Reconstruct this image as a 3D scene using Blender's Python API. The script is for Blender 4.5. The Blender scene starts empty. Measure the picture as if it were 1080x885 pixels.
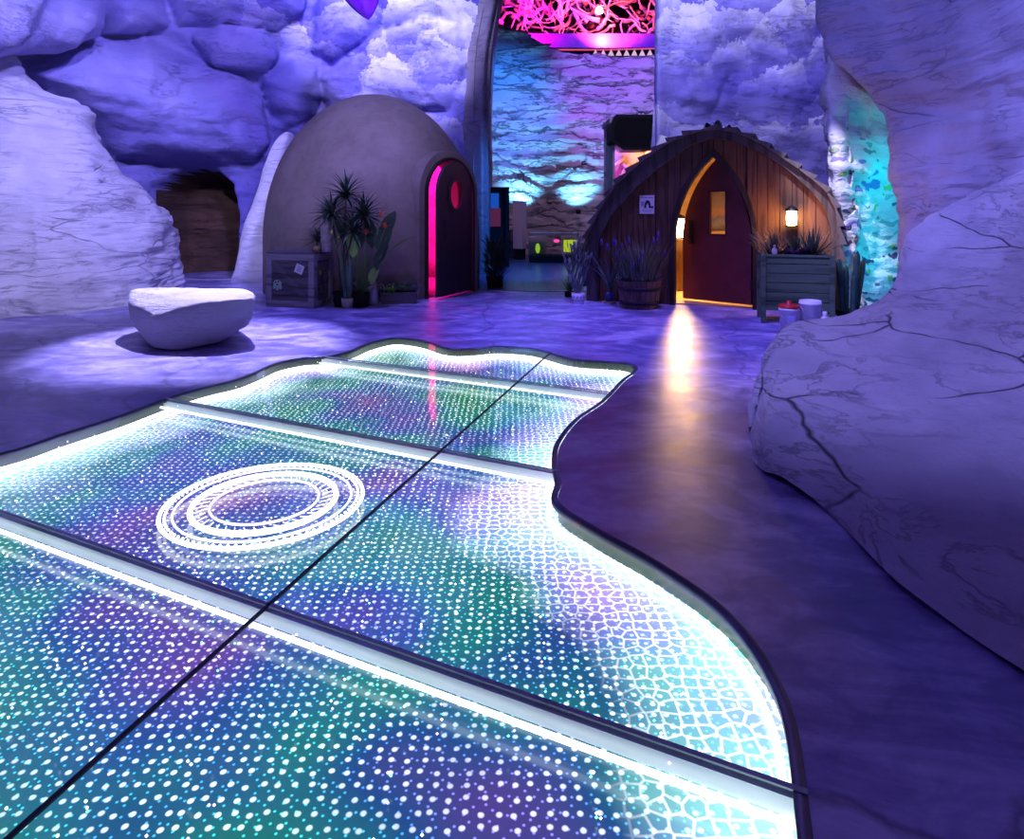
import bpy, bmesh, math, random
import numpy as np
from mathutils import Vector, Matrix, noise as mn

random.seed(7)
PI = math.pi
S = bpy.context.scene
COL = S.collection

# ------------------------------------------------------------------ camera, world, lights, exposure
F, CX, HY, CH = 720.0, 540.0, 215.0, 1.5          # focal length in pixels, horizon row, eye height
cam_d = bpy.data.cameras.new('camera'); cam = bpy.data.objects.new('camera', cam_d); COL.objects.link(cam)
cam.location = (0, 0, CH); cam.rotation_euler = (PI/2, 0, 0)
cam_d.sensor_fit = 'HORIZONTAL'; cam_d.sensor_width = 36; cam_d.lens = 36*F/1080
cam_d.shift_y = -(442.5-HY)/1080; cam_d.clip_start = .05; cam_d.clip_end = 200
S.camera = cam
S.view_settings.view_transform = 'Standard'; S.view_settings.look = 'None'
S.view_settings.gamma = 1; S.view_settings.use_curve_mapping = False
S.view_settings.exposure = 0.0
S.cycles.max_bounces = 8; S.cycles.diffuse_bounces = 3; S.cycles.glossy_bounces = 3
S.cycles.transparent_max_bounces = 12; S.cycles.sample_clamp_indirect = 4; S.cycles.caustics_reflective = False
S.cycles.caustics_refractive = False

w = bpy.data.worlds.new('world'); S.world = w; w.use_nodes = True
w.node_tree.nodes['Background'].inputs[0].default_value = (.16, .13, .55, 1)
w.node_tree.nodes['Background'].inputs[1].default_value = .10

def spot(name, loc, aim, col, power, size=45, blend=.5, radius=.15):
    l = bpy.data.lights.new(name, 'SPOT'); l.color = col; l.energy = power
    l.spot_size = math.radians(size); l.spot_blend = blend; l.shadow_soft_size = radius
    o = bpy.data.objects.new(name, l); COL.objects.link(o); o.location = loc
    o.rotation_euler = (Vector(aim)-Vector(loc)).to_track_quat('-Z', 'Y').to_euler()
    return o
def point(name, loc, col, power, radius=.1, parent=None):
    l = bpy.data.lights.new(name, 'POINT'); l.color = col; l.energy = power; l.shadow_soft_size = radius
    o = bpy.data.objects.new(name, l); COL.objects.link(o); o.location = loc
    if parent: o.parent = parent
    return o
V1 = (.32, .27, 1.0); V2 = (.29, .25, 1.0); WV = (.50, .47, 1.0); CY = (.05, .45, 1.0)
spot('stage_light_left_rock', (-2.0, 2.5, 6.5), (-6.4, 9.4, 2.3), WV, 3600, 38, .5, .25)
spot('stage_light_left_wall', (0.5, 4.0, 7.5), (-6.0, 13.5, 4.0), V2, 5200, 60, .7, .4)
spot('stage_light_cloud', (-1.5, 7.5, 7.6), (-2.6, 14.5, 5.6), WV, 3600, 38, .35, .2)
spot('stage_light_back_wall', (1.0, 6.0, 7.6), (3.9, 12.6, 4.6), WV, 3300, 42, .6, .3)
spot('stage_light_bench', (-3.9, 10.4, 6.6), (-3.35, 7.5, 0.2), (.50, .46, 1.0), 7500, 27, .6, .05)
spot('stage_light_floor_left', (-2.5, 9.3, 7.0), (-1.2, 9.0, 0), (.24, .18, 1.0), 1500, 50, .6, .3)
spot('stage_light_floor_right', (2.0, 8.4, 7.0), (1.8, 8.3, 0), (.22, .16, 1.0), 1800, 46, .4, .2)
spot('stage_light_floor_near', (-1.0, 2.0, 7.0), (0.2, 4.5, 0), (.26, .15, 1.0), 220, 90, .7, .4)
spot('stage_light_ledge', (-1.5, 2.0, 6.5), (3.5, 5.3, 1.3), (.32, .29, 1.0), 1900, 44, .6, .3)
spot('stage_light_overhang', (-1.0, 4.0, 5.5), (4.6, 7.0, 2.6), (.25, .235, 1.0), 1250, 48, .6, .3)
spot('stage_light_dome', (-2.0, 4.5, 6.0), (-2.5, 11, 1.6), (.64, .60, .95), 270, 36, .7, .4)
spot('stage_light_pillar_rock', (-6.2, 9.8, 6.4), (-4.6, 12.8, 1.6), WV, 900, 26, .3, .1)
spot('stage_light_passage_left', (2.6, 7.0, 5.5), (4.45, 9.4, 1.5), (.72, .70, 1.0), 2000, 17, .4, .1)
spot('corridor_blue_fill', (.4, 12.5, 5.0), (.15, 15.2, 0), (.04, .22, 1.0), 1600, 50, .8, .3)  # unseen blue spot added to tint the corridor floor
spot('stage_light_far_wall', (1.6, 14.5, 6.6), (3.4, 19.4, 5.0), (.30, .14, 1.0), 2200, 58, .7, .3)
spot('stage_light_far_wall_low', (1.0, 14.0, 5.5), (.6, 19.4, 2.2), (.60, .36, .62), 450, 60, .7, .3)
spot('stage_light_far_wall_cyan', (.5, 14.5, 5.0), (-.2, 19.4, 4.2), (.03, .23, 1.0), 2200, 46, .8, .3)

# ------------------------------------------------------------------ basic helpers
def P(px, py, d): return Vector(((px-CX)/F*d, d, CH-(py-HY)/F*d))
def G(px, py): return P(px, py, F*CH/(py-HY))

def tag(o, label=None, cat=None, group=None, kind=None):
    if label: o['label'] = label
    if cat: o['category'] = cat
    if group: o['group'] = group
    if kind: o['kind'] = kind
    return o
def thing(name, loc, label, cat, rz=0, group=None):
    o = bpy.data.objects.new(name, None); COL.objects.link(o)
    o.location = loc; o.rotation_euler = (0, 0, rz); o.empty_display_size = .1
    return tag(o, label, cat, group)

class MB:
    """collects vertices and faces of one mesh"""
    def __init__(s): s.v = []; s.f = []; s.mi = []; s.sm = []
    def add(s, vs, fs, mi=0, smooth=False, M=None):
        b = len(s.v)
        s.v += [tuple(M @ Vector(v)) if M else tuple(v) for v in vs]
        s.f += [tuple(i+b for i in f) for f in fs]
        s.mi += [mi]*len(fs); s.sm += [smooth]*len(fs)
        return s
    def box(s, c, d, M=None, mi=0, taper=1.0):
        x, y, z = c; a, b, h = d[0]/2, d[1]/2, d[2]/2; t = taper
        vs = [(x-a*t, y-b*t, z-h), (x+a*t, y-b*t, z-h), (x+a*t, y+b*t, z-h), (x-a*t, y+b*t, z-h),
              (x-a, y-b, z+h), (x+a, y-b, z+h), (x+a, y+b, z+h), (x-a, y+b, z+h)]
        return s.add(vs, [(3,2,1,0), (4,5,6,7), (0,1,5,4), (1,2,6,5), (2,3,7,6), (3,0,4,7)], mi, False, M)
    def tube(s, pts, r, n=8, mi=0, cap=True):
        pts = [Vector(p) for p in pts]; k = len(pts)
        rr = r if isinstance(r, (list, tuple)) else [r]*k
        vs = []; prev = None
        for i, p in enumerate(pts):
            t = (pts[min(i+1, k-1)]-pts[max(i-1, 0)]).normalized()
            if prev is None: a = t.orthogonal().normalized()
            else:
                a = prev-t*prev.dot(t)
                a = a.normalized() if a.length > 1e-6 else t.orthogonal().normalized()
            prev = a; b = t.cross(a)
            for j in range(n):
                q = 2*PI*j/n; vs.append(p+(a*math.cos(q)+b*math.sin(q))*rr[i])
        fs = [(i*n+j, i*n+(j+1) % n, (i+1)*n+(j+1) % n, (i+1)*n+j) for i in range(k-1) for j in range(n)]
        if cap: fs += [tuple(range(n-1, -1, -1)), tuple((k-1)*n+j for j in range(n))]
        return s.add(vs, fs, mi, True)
    def lathe(s, prof, n=32, c=(0, 0, 0), mi=0, smooth=True, sq=None):
        vs = []
        for r, z in prof:
            for j in range(n):
                q = 2*PI*j/n; vs.append((c[0]+r*math.cos(q), c[1]+r*math.sin(q), c[2]+z))
        k = len(prof)
        fs = [(i*n+j, i*n+(j+1) % n, (i+1)*n+(j+1) % n, (i+1)*n+j) for i in range(k-1) for j in range(n)]
        return s.add(vs, fs, mi, smooth)
    def ball(s, c, r, n=10, m=6, sc=(1, 1, 1), mi=0):
        prof = []
        vs = [(c[0], c[1], c[2]-r*sc[2])]
        for i in range(1, m):
            t = PI*i/m
            for j in range(n):
                q = 2*PI*j/n
                vs.append((c[0]+r*sc[0]*math.sin(t)*math.cos(q), c[1]+r*sc[1]*math.sin(t)*math.sin(q), c[2]-r*sc[2]*math.cos(t)))
        vs.append((c[0], c[1], c[2]+r*sc[2])); e = len(vs)-1
        fs = [(0, 1+(j+1) % n, 1+j) for j in range(n)]
        for i in range(m-2):
            fs += [(1+i*n+j, 1+i*n+(j+1) % n, 1+(i+1)*n+(j+1) % n, 1+(i+1)*n+j) for j in range(n)]
        fs += [(e, 1+(m-2)*n+j, 1+(m-2)*n+(j+1) % n) for j in range(n)]
        return s.add(vs, fs, mi, True)
    def prism(s, poly, y0, y1, mi=0, M=None):
        """polygon in x,z extruded along y"""
        n = len(poly)
        vs = [(x, y0, z) for x, z in poly]+[(x, y1, z) for x, z in poly]
        fs = [tuple(range(n)), tuple(range(2*n-1, n-1, -1))]+[(i, n+i, n+(i+1) % n, (i+1) % n) for i in range(n)]
        return s.add(vs, fs, mi, False, M)
    def leaf(s, base, az, tilt, L, W, bend=.6, k=7, fold=.25, mi=0, shape='blade', twist=0):
        """one leaf: starts at base, tilt from vertical, bends over along its length"""
        p = Vector(base); a = tilt; vs = []; seg = L/k
        h = Vector((math.cos(az), math.sin(az), 0)); side = Vector((-math.sin(az), math.cos(az), 0))
        if twist: side = (side*math.cos(twist)+h*math.sin(twist))
        for i in range(k+1):
            t = i/k
            if shape == 'blade': wd = W*(.55+.45*math.sin(min(1, t*2.2)*PI/2))*(1-t**2.2)
            elif shape == 'oval': wd = W*max(0, math.sin(PI*min(1, t*.97+.03)))**.8
            else: wd = W*(1-t)**.6
            d = h*math.sin(a)+Vector((0, 0, math.cos(a))); up = h*-math.cos(a)+Vector((0, 0, math.sin(a)))
            wd = max(wd, W*.02)
            vs += [p-side*wd/2+up*wd*fold, p, p+side*wd/2+up*wd*fold]
            p = p+d*seg; a += bend/k
        fs = []
        for i in range(k):
            b = i*3; fs += [(b, b+1, b+4, b+3), (b+1, b+2, b+5, b+4)]
        return s.add(vs, fs, mi, True)
    def build(s, name, mats, parent=None, bevel=0, label=None, kind=None):
        me = bpy.data.meshes.new(name); me.from_pydata(s.v, [], s.f)
        for m in (mats if isinstance(mats, (list, tuple)) else [mats]): me.materials.append(m)
        me.polygons.foreach_set('material_index', s.mi); me.polygons.foreach_set('use_smooth', s.sm)
        me.update()
        o = bpy.data.objects.new(name, me); COL.objects.link(o)
        if parent: o.parent = parent
        if bevel:
            b = o.modifiers.new('bevel', 'BEVEL'); b.width = bevel; b.segments = 2; b.limit_method = 'ANGLE'
        if label: o['label'] = label
        if kind: o['kind'] = kind
        return o

# ------------------------------------------------------------------ materials
class NT:
    def __init__(s, name):
        s.m = bpy.data.materials.new(name); s.m.use_nodes = True; s.t = s.m.node_tree; s.t.nodes.clear()
        s.out = s.t.nodes.new('ShaderNodeOutputMaterial')
    def n(s, typ, **kw):
        nd = s.t.nodes.new('ShaderNode'+typ)
        for k, v in kw.items():
            if k.startswith('i_'):
                key = k[2:]; key = int(key) if key.isdigit() else key.replace('_', ' ')
                if hasattr(v, 'is_linked') or isinstance(v, bpy.types.NodeSocket): s.t.links.new(v, nd.inputs[key])
                else: nd.inputs[key].default_value = v
            else: setattr(nd, k, v)
        return nd
    def l(s, a, b): s.t.links.new(a, b)
    def coord(s, scale=(1, 1, 1), rot=(0, 0, 0), loc=(0, 0, 0)):
        tc = s.n('TexCoord'); mp = s.n('Mapping'); mp.inputs['Scale'].default_value = scale
        mp.inputs['Rotation'].default_value = rot; mp.inputs['Location'].default_value = loc
        s.l(tc.outputs['Object'], mp.inputs['Vector']); return mp.outputs[0]
    def noise(s, vec, scale, detail=4, rough=.55, dist=0):
        return s.n('TexNoise', i_Vector=vec, i_Scale=scale, i_Detail=detail, i_Roughness=rough, i_Distortion=dist).outputs['Fac']
    def ramp(s, fac, stops, interp='LINEAR'):
        r = s.n('ValToRGB'); r.color_ramp.interpolation = interp; e = r.color_ramp.elements
        while len(e) < len(stops): e.new(.5)
        for el, (p, c) in zip(e, stops):
            el.position = p; el.color = (c, c, c, 1) if isinstance(c, (int, float)) else (*c, 1)
        s.l(fac, r.inputs[0]); return r.outputs[0]
    def mix(s, fac, a, b, mode='MIX'):
        m = s.n('Mix', data_type='RGBA', blend_type=mode)
        for key, v in ((0, fac), (6, a), (7, b)):
            if isinstance(v, bpy.types.NodeSocket): s.l(v, m.inputs[key])
            else: m.inputs[key].default_value = v if key == 0 else (*v, 1)
        return m.outputs[2]
    def math(s, op, a, b=0):
        m = s.n('Math', operation=op)
        for k, v in ((0, a), (1, b)):
            if isinstance(v, bpy.types.NodeSocket): s.l(v, m.inputs[k])
            else: m.inputs[k].default_value = v
        return m.outputs[0]
    def bsdf(s, col, rough=.7, metal=0, bump=None, bstr=.3, bdist=.05, emit=None, estr=0, spec=.5):
        b = s.n('BsdfPrincipled')
        for key, v in (('Base Color', col), ('Roughness', rough)):
            if isinstance(v, bpy.types.NodeSocket): s.l(v, b.inputs[key])
            else: b.inputs[key].default_value = (*v, 1) if key == 'Base Color' else v
        b.inputs['Metallic'].default_value = metal; b.inputs['Specular IOR Level'].default_value = spec
        if bump is not None:
            bp = s.n('Bump'); bp.inputs['Strength'].default_value = bstr; bp.inputs['Distance'].default_value = bdist
            s.l(bump, bp.inputs['Height']); s.l(bp.outputs[0], b.inputs['Normal'])
        if emit is not None:
            if isinstance(emit, bpy.types.NodeSocket): s.l(emit, b.inputs['Emission Color'])
            else: b.inputs['Emission Color'].default_value = (*emit, 1)
            if isinstance(estr, bpy.types.NodeSocket): s.l(estr, b.inputs['Emission Strength'])
            else: b.inputs['Emission Strength'].default_value = estr
        s.l(b.outputs[0], s.out.inputs[0]); return s.m

def plain(name, col, rough=.6, metal=0, var=.25, scale=6, bump=.15, spec=.5):
    t = NT(name); c = t.coord(); n = t.noise(c, scale, 5)
    d = tuple(x*(1-var) for x in col); h = tuple(min(1, x*(1+var)) for x in col)
    return t.bsdf(t.ramp(n, [(.3, d), (.7, h)]), rough, metal, n, bump, .02, spec=spec)
def emit(name, col, st):
    t = NT(name); e = t.n('Emission'); e.inputs[0].default_value = (*col, 1); e.inputs[1].default_value = st
    t.l(e.outputs[0], t.out.inputs[0]); return t.m

def rock(name, lo, hi, crack=.5, strata=(.8, .8, 5), scale=1.0, streak=.5, gate0=.52):
    t = NT(name); c = t.coord(); cs = t.coord(strata, (0, .12, 0))
    n1 = t.noise(c, .6*scale, 6, .6); n2 = t.noise(cs, 1.3*scale, 8, .62, .4); n3 = t.noise(c, 9*scale, 6, .6)
    wv = t.n('VectorMath', operation='ADD', i_0=cs, i_1=t.n('TexNoise', i_Vector=c, i_Scale=.9, i_Detail=3.).outputs['Color']).outputs[0]
    vo = t.n('TexVoronoi', feature='DISTANCE_TO_EDGE', i_Vector=wv, i_Scale=.55*scale).outputs['Distance']
    gate = t.ramp(t.noise(c, .9*scale, 4), [(gate0, 0.), (gate0+.1, 1.)])
    ck = t.math('MULTIPLY', t.ramp(vo, [(0, 1.), (.016, 0.)]), gate if crack else 0.)
    fine = t.math('MULTIPLY', t.ramp(n2, [(.475, 0.), (.495, 1.), (.515, 0.)]), t.ramp(t.noise(c, 1.1, 3), [(.40, .1), (.62, 1.)]))
    col = t.mix(t.ramp(n1, [(.35, 0.), (.68, 1.)]), lo, hi)
    col = t.mix(t.math('MULTIPLY', fine, streak), col, tuple(x*.35 for x in lo))
    col = t.mix(t.math('MULTIPLY', ck, crack), col, (.02, .02, .03))
    h = t.math('ADD', t.math('MULTIPLY', n2, 1.2), t.math('MULTIPLY', n3, .25))
    h = t.math('SUBTRACT', h, t.math('ADD', t.math('MULTIPLY', ck, .8), t.math('MULTIPLY', fine, .3)))
    return t.bsdf(col, .85, 0, h, .6, .09, spec=.2)

def mural(name, seed=0, gx=.10):
    """rock painted with big cumulus clouds"""
    t = NT(name); c0 = t.coord((1, .3, 1), (0, 0, 0), (seed, 0, 0)); cs = t.coord((1, 1, 3), (0, .15, 0))
    def warp(amt, sc, det):
        n = t.n('TexNoise', i_Vector=c0, i_Scale=sc, i_Detail=det, i_Roughness=.68).outputs['Color']
        k = t.n('VectorMath', operation='SUBTRACT', i_0=n, i_1=(.5, .5, .5)).outputs[0]
        k = t.n('VectorMath', operation='SCALE', i_0=k, i_Scale=amt).outputs[0]
        return t.n('VectorMath', operation='ADD', i_0=c0, i_1=k).outputs[0]
    def puff(vec, sc, gain):
        v = t.n('TexVoronoi', feature='F1', i_Vector=vec, i_Scale=sc)
        dz = t.math('SUBTRACT', t.n('SeparateXYZ', i_0=vec).outputs[2], t.n('SeparateXYZ', i_0=v.outputs['Position']).outputs[2])
        return t.math('MULTIPLY', dz, gain*sc)
    a = puff(warp(1.6, .9, 9.), .36, .62); b = puff(warp(.9, 2.4, 8.), 1.15, .34)
    n0 = t.noise(c0, .35, 3); n1 = t.noise(c0, 4.5, 8, .7)
    zz = t.n('SeparateXYZ', i_0=t.coord()).outputs[2]; xx = t.n('SeparateXYZ', i_0=t.coord()).outputs[0]
    where = t.math('ADD', t.math('MULTIPLY', t.math('SUBTRACT', zz, 4.0), .30), t.math('MULTIPLY', t.math('SUBTRACT', t.noise(c0, .30, 3), .5), 1.6))
    where = t.math('ADD', where, t.math('MULTIPLY', t.math('ADD', xx, 4.5), gx))
    mask = t.ramp(where, [(0, 0.), (.42, 1.)])
    cloud = t.math('ADD', t.math('ADD', a, b), t.math('ADD', t.math('MULTIPLY', n0, .6), t.math('MULTIPLY', n1, .34)))
    bare = t.math('ADD', t.math('MULTIPLY', t.noise(c0, .55, 6, .6, .5), .55), t.math('MULTIPLY', t.math('SUBTRACT', zz, 2.2), .09))
    bcol = t.ramp(bare, [(.16, (.17, .15, .46)), (.36, (.30, .28, .58)), (.58, (.50, .48, .70))])
    st = t.math('MULTIPLY', t.ramp(t.noise(t.coord((.8, .8, 4.5), (0, .2, 0)), 1.3, 9, .66, .5), [(.470, 0.), (.490, 1.), (.510, 0.)]), t.ramp(t.noise(c0, .9, 4), [(.42, .1), (.62, .8)]))
    bcol = t.mix(t.math('MULTIPLY', st, .6), bcol, (.05, .05, .12))
    col = t.ramp(cloud, [(.10, (.13, .115, .46)), (.34, (.21, .19, .62)), (.52, (.36, .34, .76)), (.70, (.68, .67, .90)), (.86, (.93, .93, .93))]); col = t.mix(mask, bcol, col)
    n2 = t.noise(cs, 1.4, 8, .62, .4); n3 = t.noise(c0, 10, 6)
    ck = t.math('MULTIPLY', t.ramp(t.noise(cs, 1.9, 9, .7, .6), [(.480, 0.), (.492, 1.), (.504, 0.)]), t.ramp(t.noise(c0, 1.1, 2), [(.5, 0.), (.58, 1.)]))
    col = t.mix(t.math('MULTIPLY', ck, .45), col, (.03, .03, .07))
    h = t.math('ADD', t.math('MULTIPLY', n2, 1.0), t.math('MULTIPLY', n1, .5)); h = t.math('SUBTRACT', h, t.math('MULTIPLY', ck, .6))
    return t.bsdf(col, .85, 0, h, .6, .10, spec=.2)

M_rock = rock('pale_rock', (.46, .44, .50), (.74, .73, .78))
M_bench = rock('bench_stone', (.44, .43, .47), (.62, .61, .65), 0., streak=.1)
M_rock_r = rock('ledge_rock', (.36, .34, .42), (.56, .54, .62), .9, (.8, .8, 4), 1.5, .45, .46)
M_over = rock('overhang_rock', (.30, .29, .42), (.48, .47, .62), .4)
M_mural = mural('cloud_mural'); M_mural2 = mural('cloud_mural_back', 7.3, .05)
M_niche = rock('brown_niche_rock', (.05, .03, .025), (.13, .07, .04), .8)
M_shaded_edge = rock('shaded_wall_end', (.24, .22, .26), (.36, .33, .38), .3)  # shade on the unlit end of the left wall, put in as grey colour

def strata_mat():
    t = NT('strata_rock'); c = t.coord((1, .3, 1))
    wv = t.n('VectorMath', operation='ADD', i_0=t.coord((.30, .1, 1.7), (0, .06, 0)), i_1=t.n('VectorMath', operation='SCALE', i_0=t.n('TexNoise', i_Vector=c, i_Scale=.55, i_Detail=5., i_Roughness=.6).outputs['Color'], i_Scale=1.5).outputs[0]).outputs[0]
    vo = t.n('TexVoronoi', feature='DISTANCE_TO_EDGE', i_Vector=wv, i_Scale=1.15).outputs['Distance']
    n1 = t.noise(c, .8, 6); n2 = t.noise(t.coord((.4, .4, 2.4), (0, .1, 0)), 1.7, 9, .68)
    gate = t.ramp(t.noise(c, .9, 4), [(.42, .25), (.58, 1.)])
    col = t.mix(n1, (.42, .37, .42), (.66, .60, .62))
    ck = t.math('MULTIPLY', t.ramp(vo, [(0, 1.), (.05, 0.)]), gate)
    ck2 = t.ramp(n2, [(.455, 0.), (.47, .8), (.485, 0.)])
    ck = t.math('MAXIMUM', ck, ck2)
    col = t.mix(t.math('MULTIPLY', ck, .9), col, (.035, .02, .03))
    h = t.math('SUBTRACT', t.math('MULTIPLY', n2, .8), ck)
    return t.bsdf(col, .85, 0, h, .8, .12, spec=.2)
M_strata = strata_mat()

def passage_mat():
    t = NT('leaf_painted_rock'); c = t.coord((.9, .9, 3.2), (0, .5, .2)); c0 = t.coord()
    wv = t.n('VectorMath', operation='ADD', i_0=c, i_1=t.n('TexNoise', i_Vector=c0, i_Scale=2.5, i_Detail=3.).outputs['Color']).outputs[0]
    v = t.n('TexVoronoi', feature='F1', i_Vector=wv, i_Scale=3.4)
    hue = t.n('SeparateColor', i_0=v.outputs['Color']).outputs[0]
    leaf = t.ramp(hue, [(0, (.08, .14, .22)), (.14, (.78, .75, .82)), (.34, (.22, .18, .5)), (.44, (.30, .40, .45)), (.62, (.30, .42, .16)), (.72, (.70, .74, .80)), (.84, (.10, .06, .16)), (.95, (.6, .62, .72))], 'CONSTANT')
    mask = t.ramp(v.outputs['Distance'], [(.40, 1.), (.48, 0.)])
    zz = t.n('SeparateXYZ', i_0=c0).outputs[2]
    low = t.ramp(t.math('MULTIPLY', zz, .25), [(.5, 1.), (.72, 0.)])
    col = t.mix(t.math('MULTIPLY', mask, low), (.62, .62, .68), leaf)
    n = t.noise(t.coord((1, 1, 5)), 2, 7)
    h = t.math('ADD', n, t.math('MULTIPLY', mask, .3))
    return t.bsdf(col, .8, 0, h, .6, .06, spec=.2)
M_passage = passage_mat()

def floor_mat():
    t = NT('painted_floor'); c = t.coord((1, 1.5, 1), (0, 0, .25)); c0 = t.coord()
    a = t.noise(c, .8, 7, .62, 1.6); b = t.noise(c, 3.2, 8, .66, 1.0)
    f = t.math('ADD', t.math('MULTIPLY', a, .62), t.math('MULTIPLY', b, .38))
    col = t.ramp(f, [(.36, (.10, .085, .24)), (.47, (.20, .18, .42)), (.54, (.36, .33, .60)), (.64, (.62, .60, .80))])
    vo = t.n('TexVoronoi', feature='DISTANCE_TO_EDGE', i_Vector=t.n('VectorMath', operation='ADD', i_0=c0, i_1=t.n('TexNoise', i_Vector=c0, i_Scale=1.2, i_Detail=5.).outputs['Color']).outputs[0], i_Scale=.28).outputs['Distance']
    ck = t.math('MULTIPLY', t.ramp(vo, [(0, 1.), (.008, 0.)]), .55)
    col = t.mix(ck, col, (.04, .035, .08))
    r = t.ramp(b, [(.3, .30), (.7, .46)])
    return t.bsdf(col, r, 0, t.math('SUBTRACT', b, ck), .12, .02)
M_floor = floor_mat()
def wood(name, lo, hi, sc=(1, 1, 1), rough=.6, grain=14, dirz=True):
    t = NT(name); c = t.coord((1, 1, .08) if dirz else (.08, 1, 1))
    n = t.noise(c, grain, 6, .6, .3); big = t.noise(t.coord(), 1.6, 3)
    col = t.mix(t.math('MULTIPLY', t.math('ADD', n, big), .5), lo, hi)
    return t.bsdf(t.mix(t.ramp(n, [(.40, .6), (.5, 0.)]), col, tuple(x*.4 for x in lo)), rough, 0, n, .35, .02, spec=.3)
M_plank = wood('brown_planks', (.085, .040, .024), (.19, .092, .055))
M_shingle = wood('dark_shingle', (.055, .045, .045), (.13, .105, .10), grain=10)
M_darkwood = wood('dark_frame_wood', (.018, .012, .012), (.045, .03, .03))
M_crate = wood('crate_wood', (.05, .045, .055), (.16, .15, .17), grain=9, dirz=False)
M_planter = wood('grey_planter_wood', (.06, .11, .07), (.15, .22, .13), grain=9, dirz=False)
M_barrel = wood('barrel_wood', (.10, .065, .045), (.24, .16, .11), grain=9)
M_reddoor = plain('oxblood_door', (.16, .020, .022), .5, 0, .2, 3)
M_blackdoor = plain('black_door', (.022, .018, .022), .45, 0, .2, 4)
M_iron = plain('black_iron', (.025, .025, .03), .45, .6, .2)
M_black = plain('black_paint', (.010, .010, .012), .8, spec=.15)
M_soil = plain('soil', (.04, .028, .02), .95, 0, .4, 20, .6)
M_warmwall = plain('cabin_inner_boards', (.55, .34, .16), .7, 0, .2, 5)
def concrete():
    t = NT('dome_concrete'); c = t.coord(); a = t.noise(c, .9, 6, .6); b = t.noise(c, 14, 6, .65); d = t.noise(c, 3, 7, .7, .6)
    col = t.ramp(t.math('ADD', t.math('MULTIPLY', a, .6), t.math('MULTIPLY', d, .4)), [(.3, (.15, .12, .09)), (.5, (.25, .212, .158)), (.7, (.33, .28, .22))])
    pit = t.ramp(b, [(.30, 1.), (.36, 0.)])
    col = t.mix(t.math('MULTIPLY', pit, .4), col, (.08, .06, .05))
    return t.bsdf(col, .85, 0, t.math('SUBTRACT', d, pit), .25, .02, spec=.2)
M_concrete = concrete()
M_pinkwall = plain('pink_inner_plaster', (.75, .30, .5), .7)
def glass(name, tint=(1, 1, 1), r=.03, ior=1.45):
    t = NT(name); lw = t.n('LayerWeight', i_Blend=.5).outputs['Facing']; fr = t.math('ADD', t.math('MULTIPLY', t.math('POWER', lw, 5.), .9), .04); tr = t.n('BsdfTransparent'); tr.inputs[0].default_value = (*tint, 1)
    gl = t.n('BsdfGlossy'); gl.inputs['Roughness'].default_value = r
    mx = t.n('MixShader'); t.l(fr, mx.inputs[0]); t.l(tr.outputs[0], mx.inputs[1]); t.l(gl.outputs[0], mx.inputs[2])
    t.l(mx.outputs[0], t.out.inputs[0]); return t.m
M_glass = glass('clear_glass'); M_floorglass = glass('floor_glass', (.93, .98, .98), .02)
def greens(name, lo, hi, sc=5):
    t = NT(name); n = t.noise(t.coord(), sc, 4)
    return t.bsdf(t.ramp(n, [(.3, lo), (.7, hi)]), .5, 0, n, .2, .01)
G_dark = greens('dark_green_leaf', (.018, .04, .02), (.05, .10, .05))
G_blue = greens('blue_green_leaf', (.05, .12, .09), (.13, .25, .19))
G_mid = greens('mid_green_leaf', (.08, .18, .04), (.16, .33, .08))
G_bright = greens('bright_green_leaf', (.16, .36, .05), (.28, .55, .10))
G_olive = greens('olive_leaf', (.07, .10, .05), (.17, .20, .11))
G_dry = greens('dry_grass', (.30, .20, .08), (.55, .40, .18))
G_grey = greens('grey_green_stem', (.11, .14, .13), (.21, .25, .23))
G_purple = greens('purple_leaf', (.05, .02, .06), (.14, .06, .15))
M_lav = plain('lavender_flower', (.09, .05, .27), .8)
M_orange = plain('orange_flower', (.85, .14, .05), .6)
M_yellow = plain('yellow_flower', (.75, .75, .08), .6)
M_white = plain('white_ceramic', (.72, .72, .75), .4, 0, .05)
M_paper = plain('white_paper', (.78, .77, .78), .8, 0, .04)
M_bluepot = plain('blue_glaze', (.03, .07, .20), .25)
M_clay = plain('tan_clay', (.38, .27, .18), .8)
M_tin = plain('galvanised_tin', (.42, .42, .44), .42, .7, .15)
M_plastic = plain('white_plastic', (.75, .76, .78), .4, 0, .04)
M_red = plain('red_plastic', (.55, .02, .02), .4)
M_ink = plain('black_ink', (.02, .02, .02), .7)
M_greyink = plain('grey_ink', (.35, .34, .38), .8)
M_dirtpot = plain('weathered_pot', (.42, .36, .33), .8, 0, .5, 9)

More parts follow.
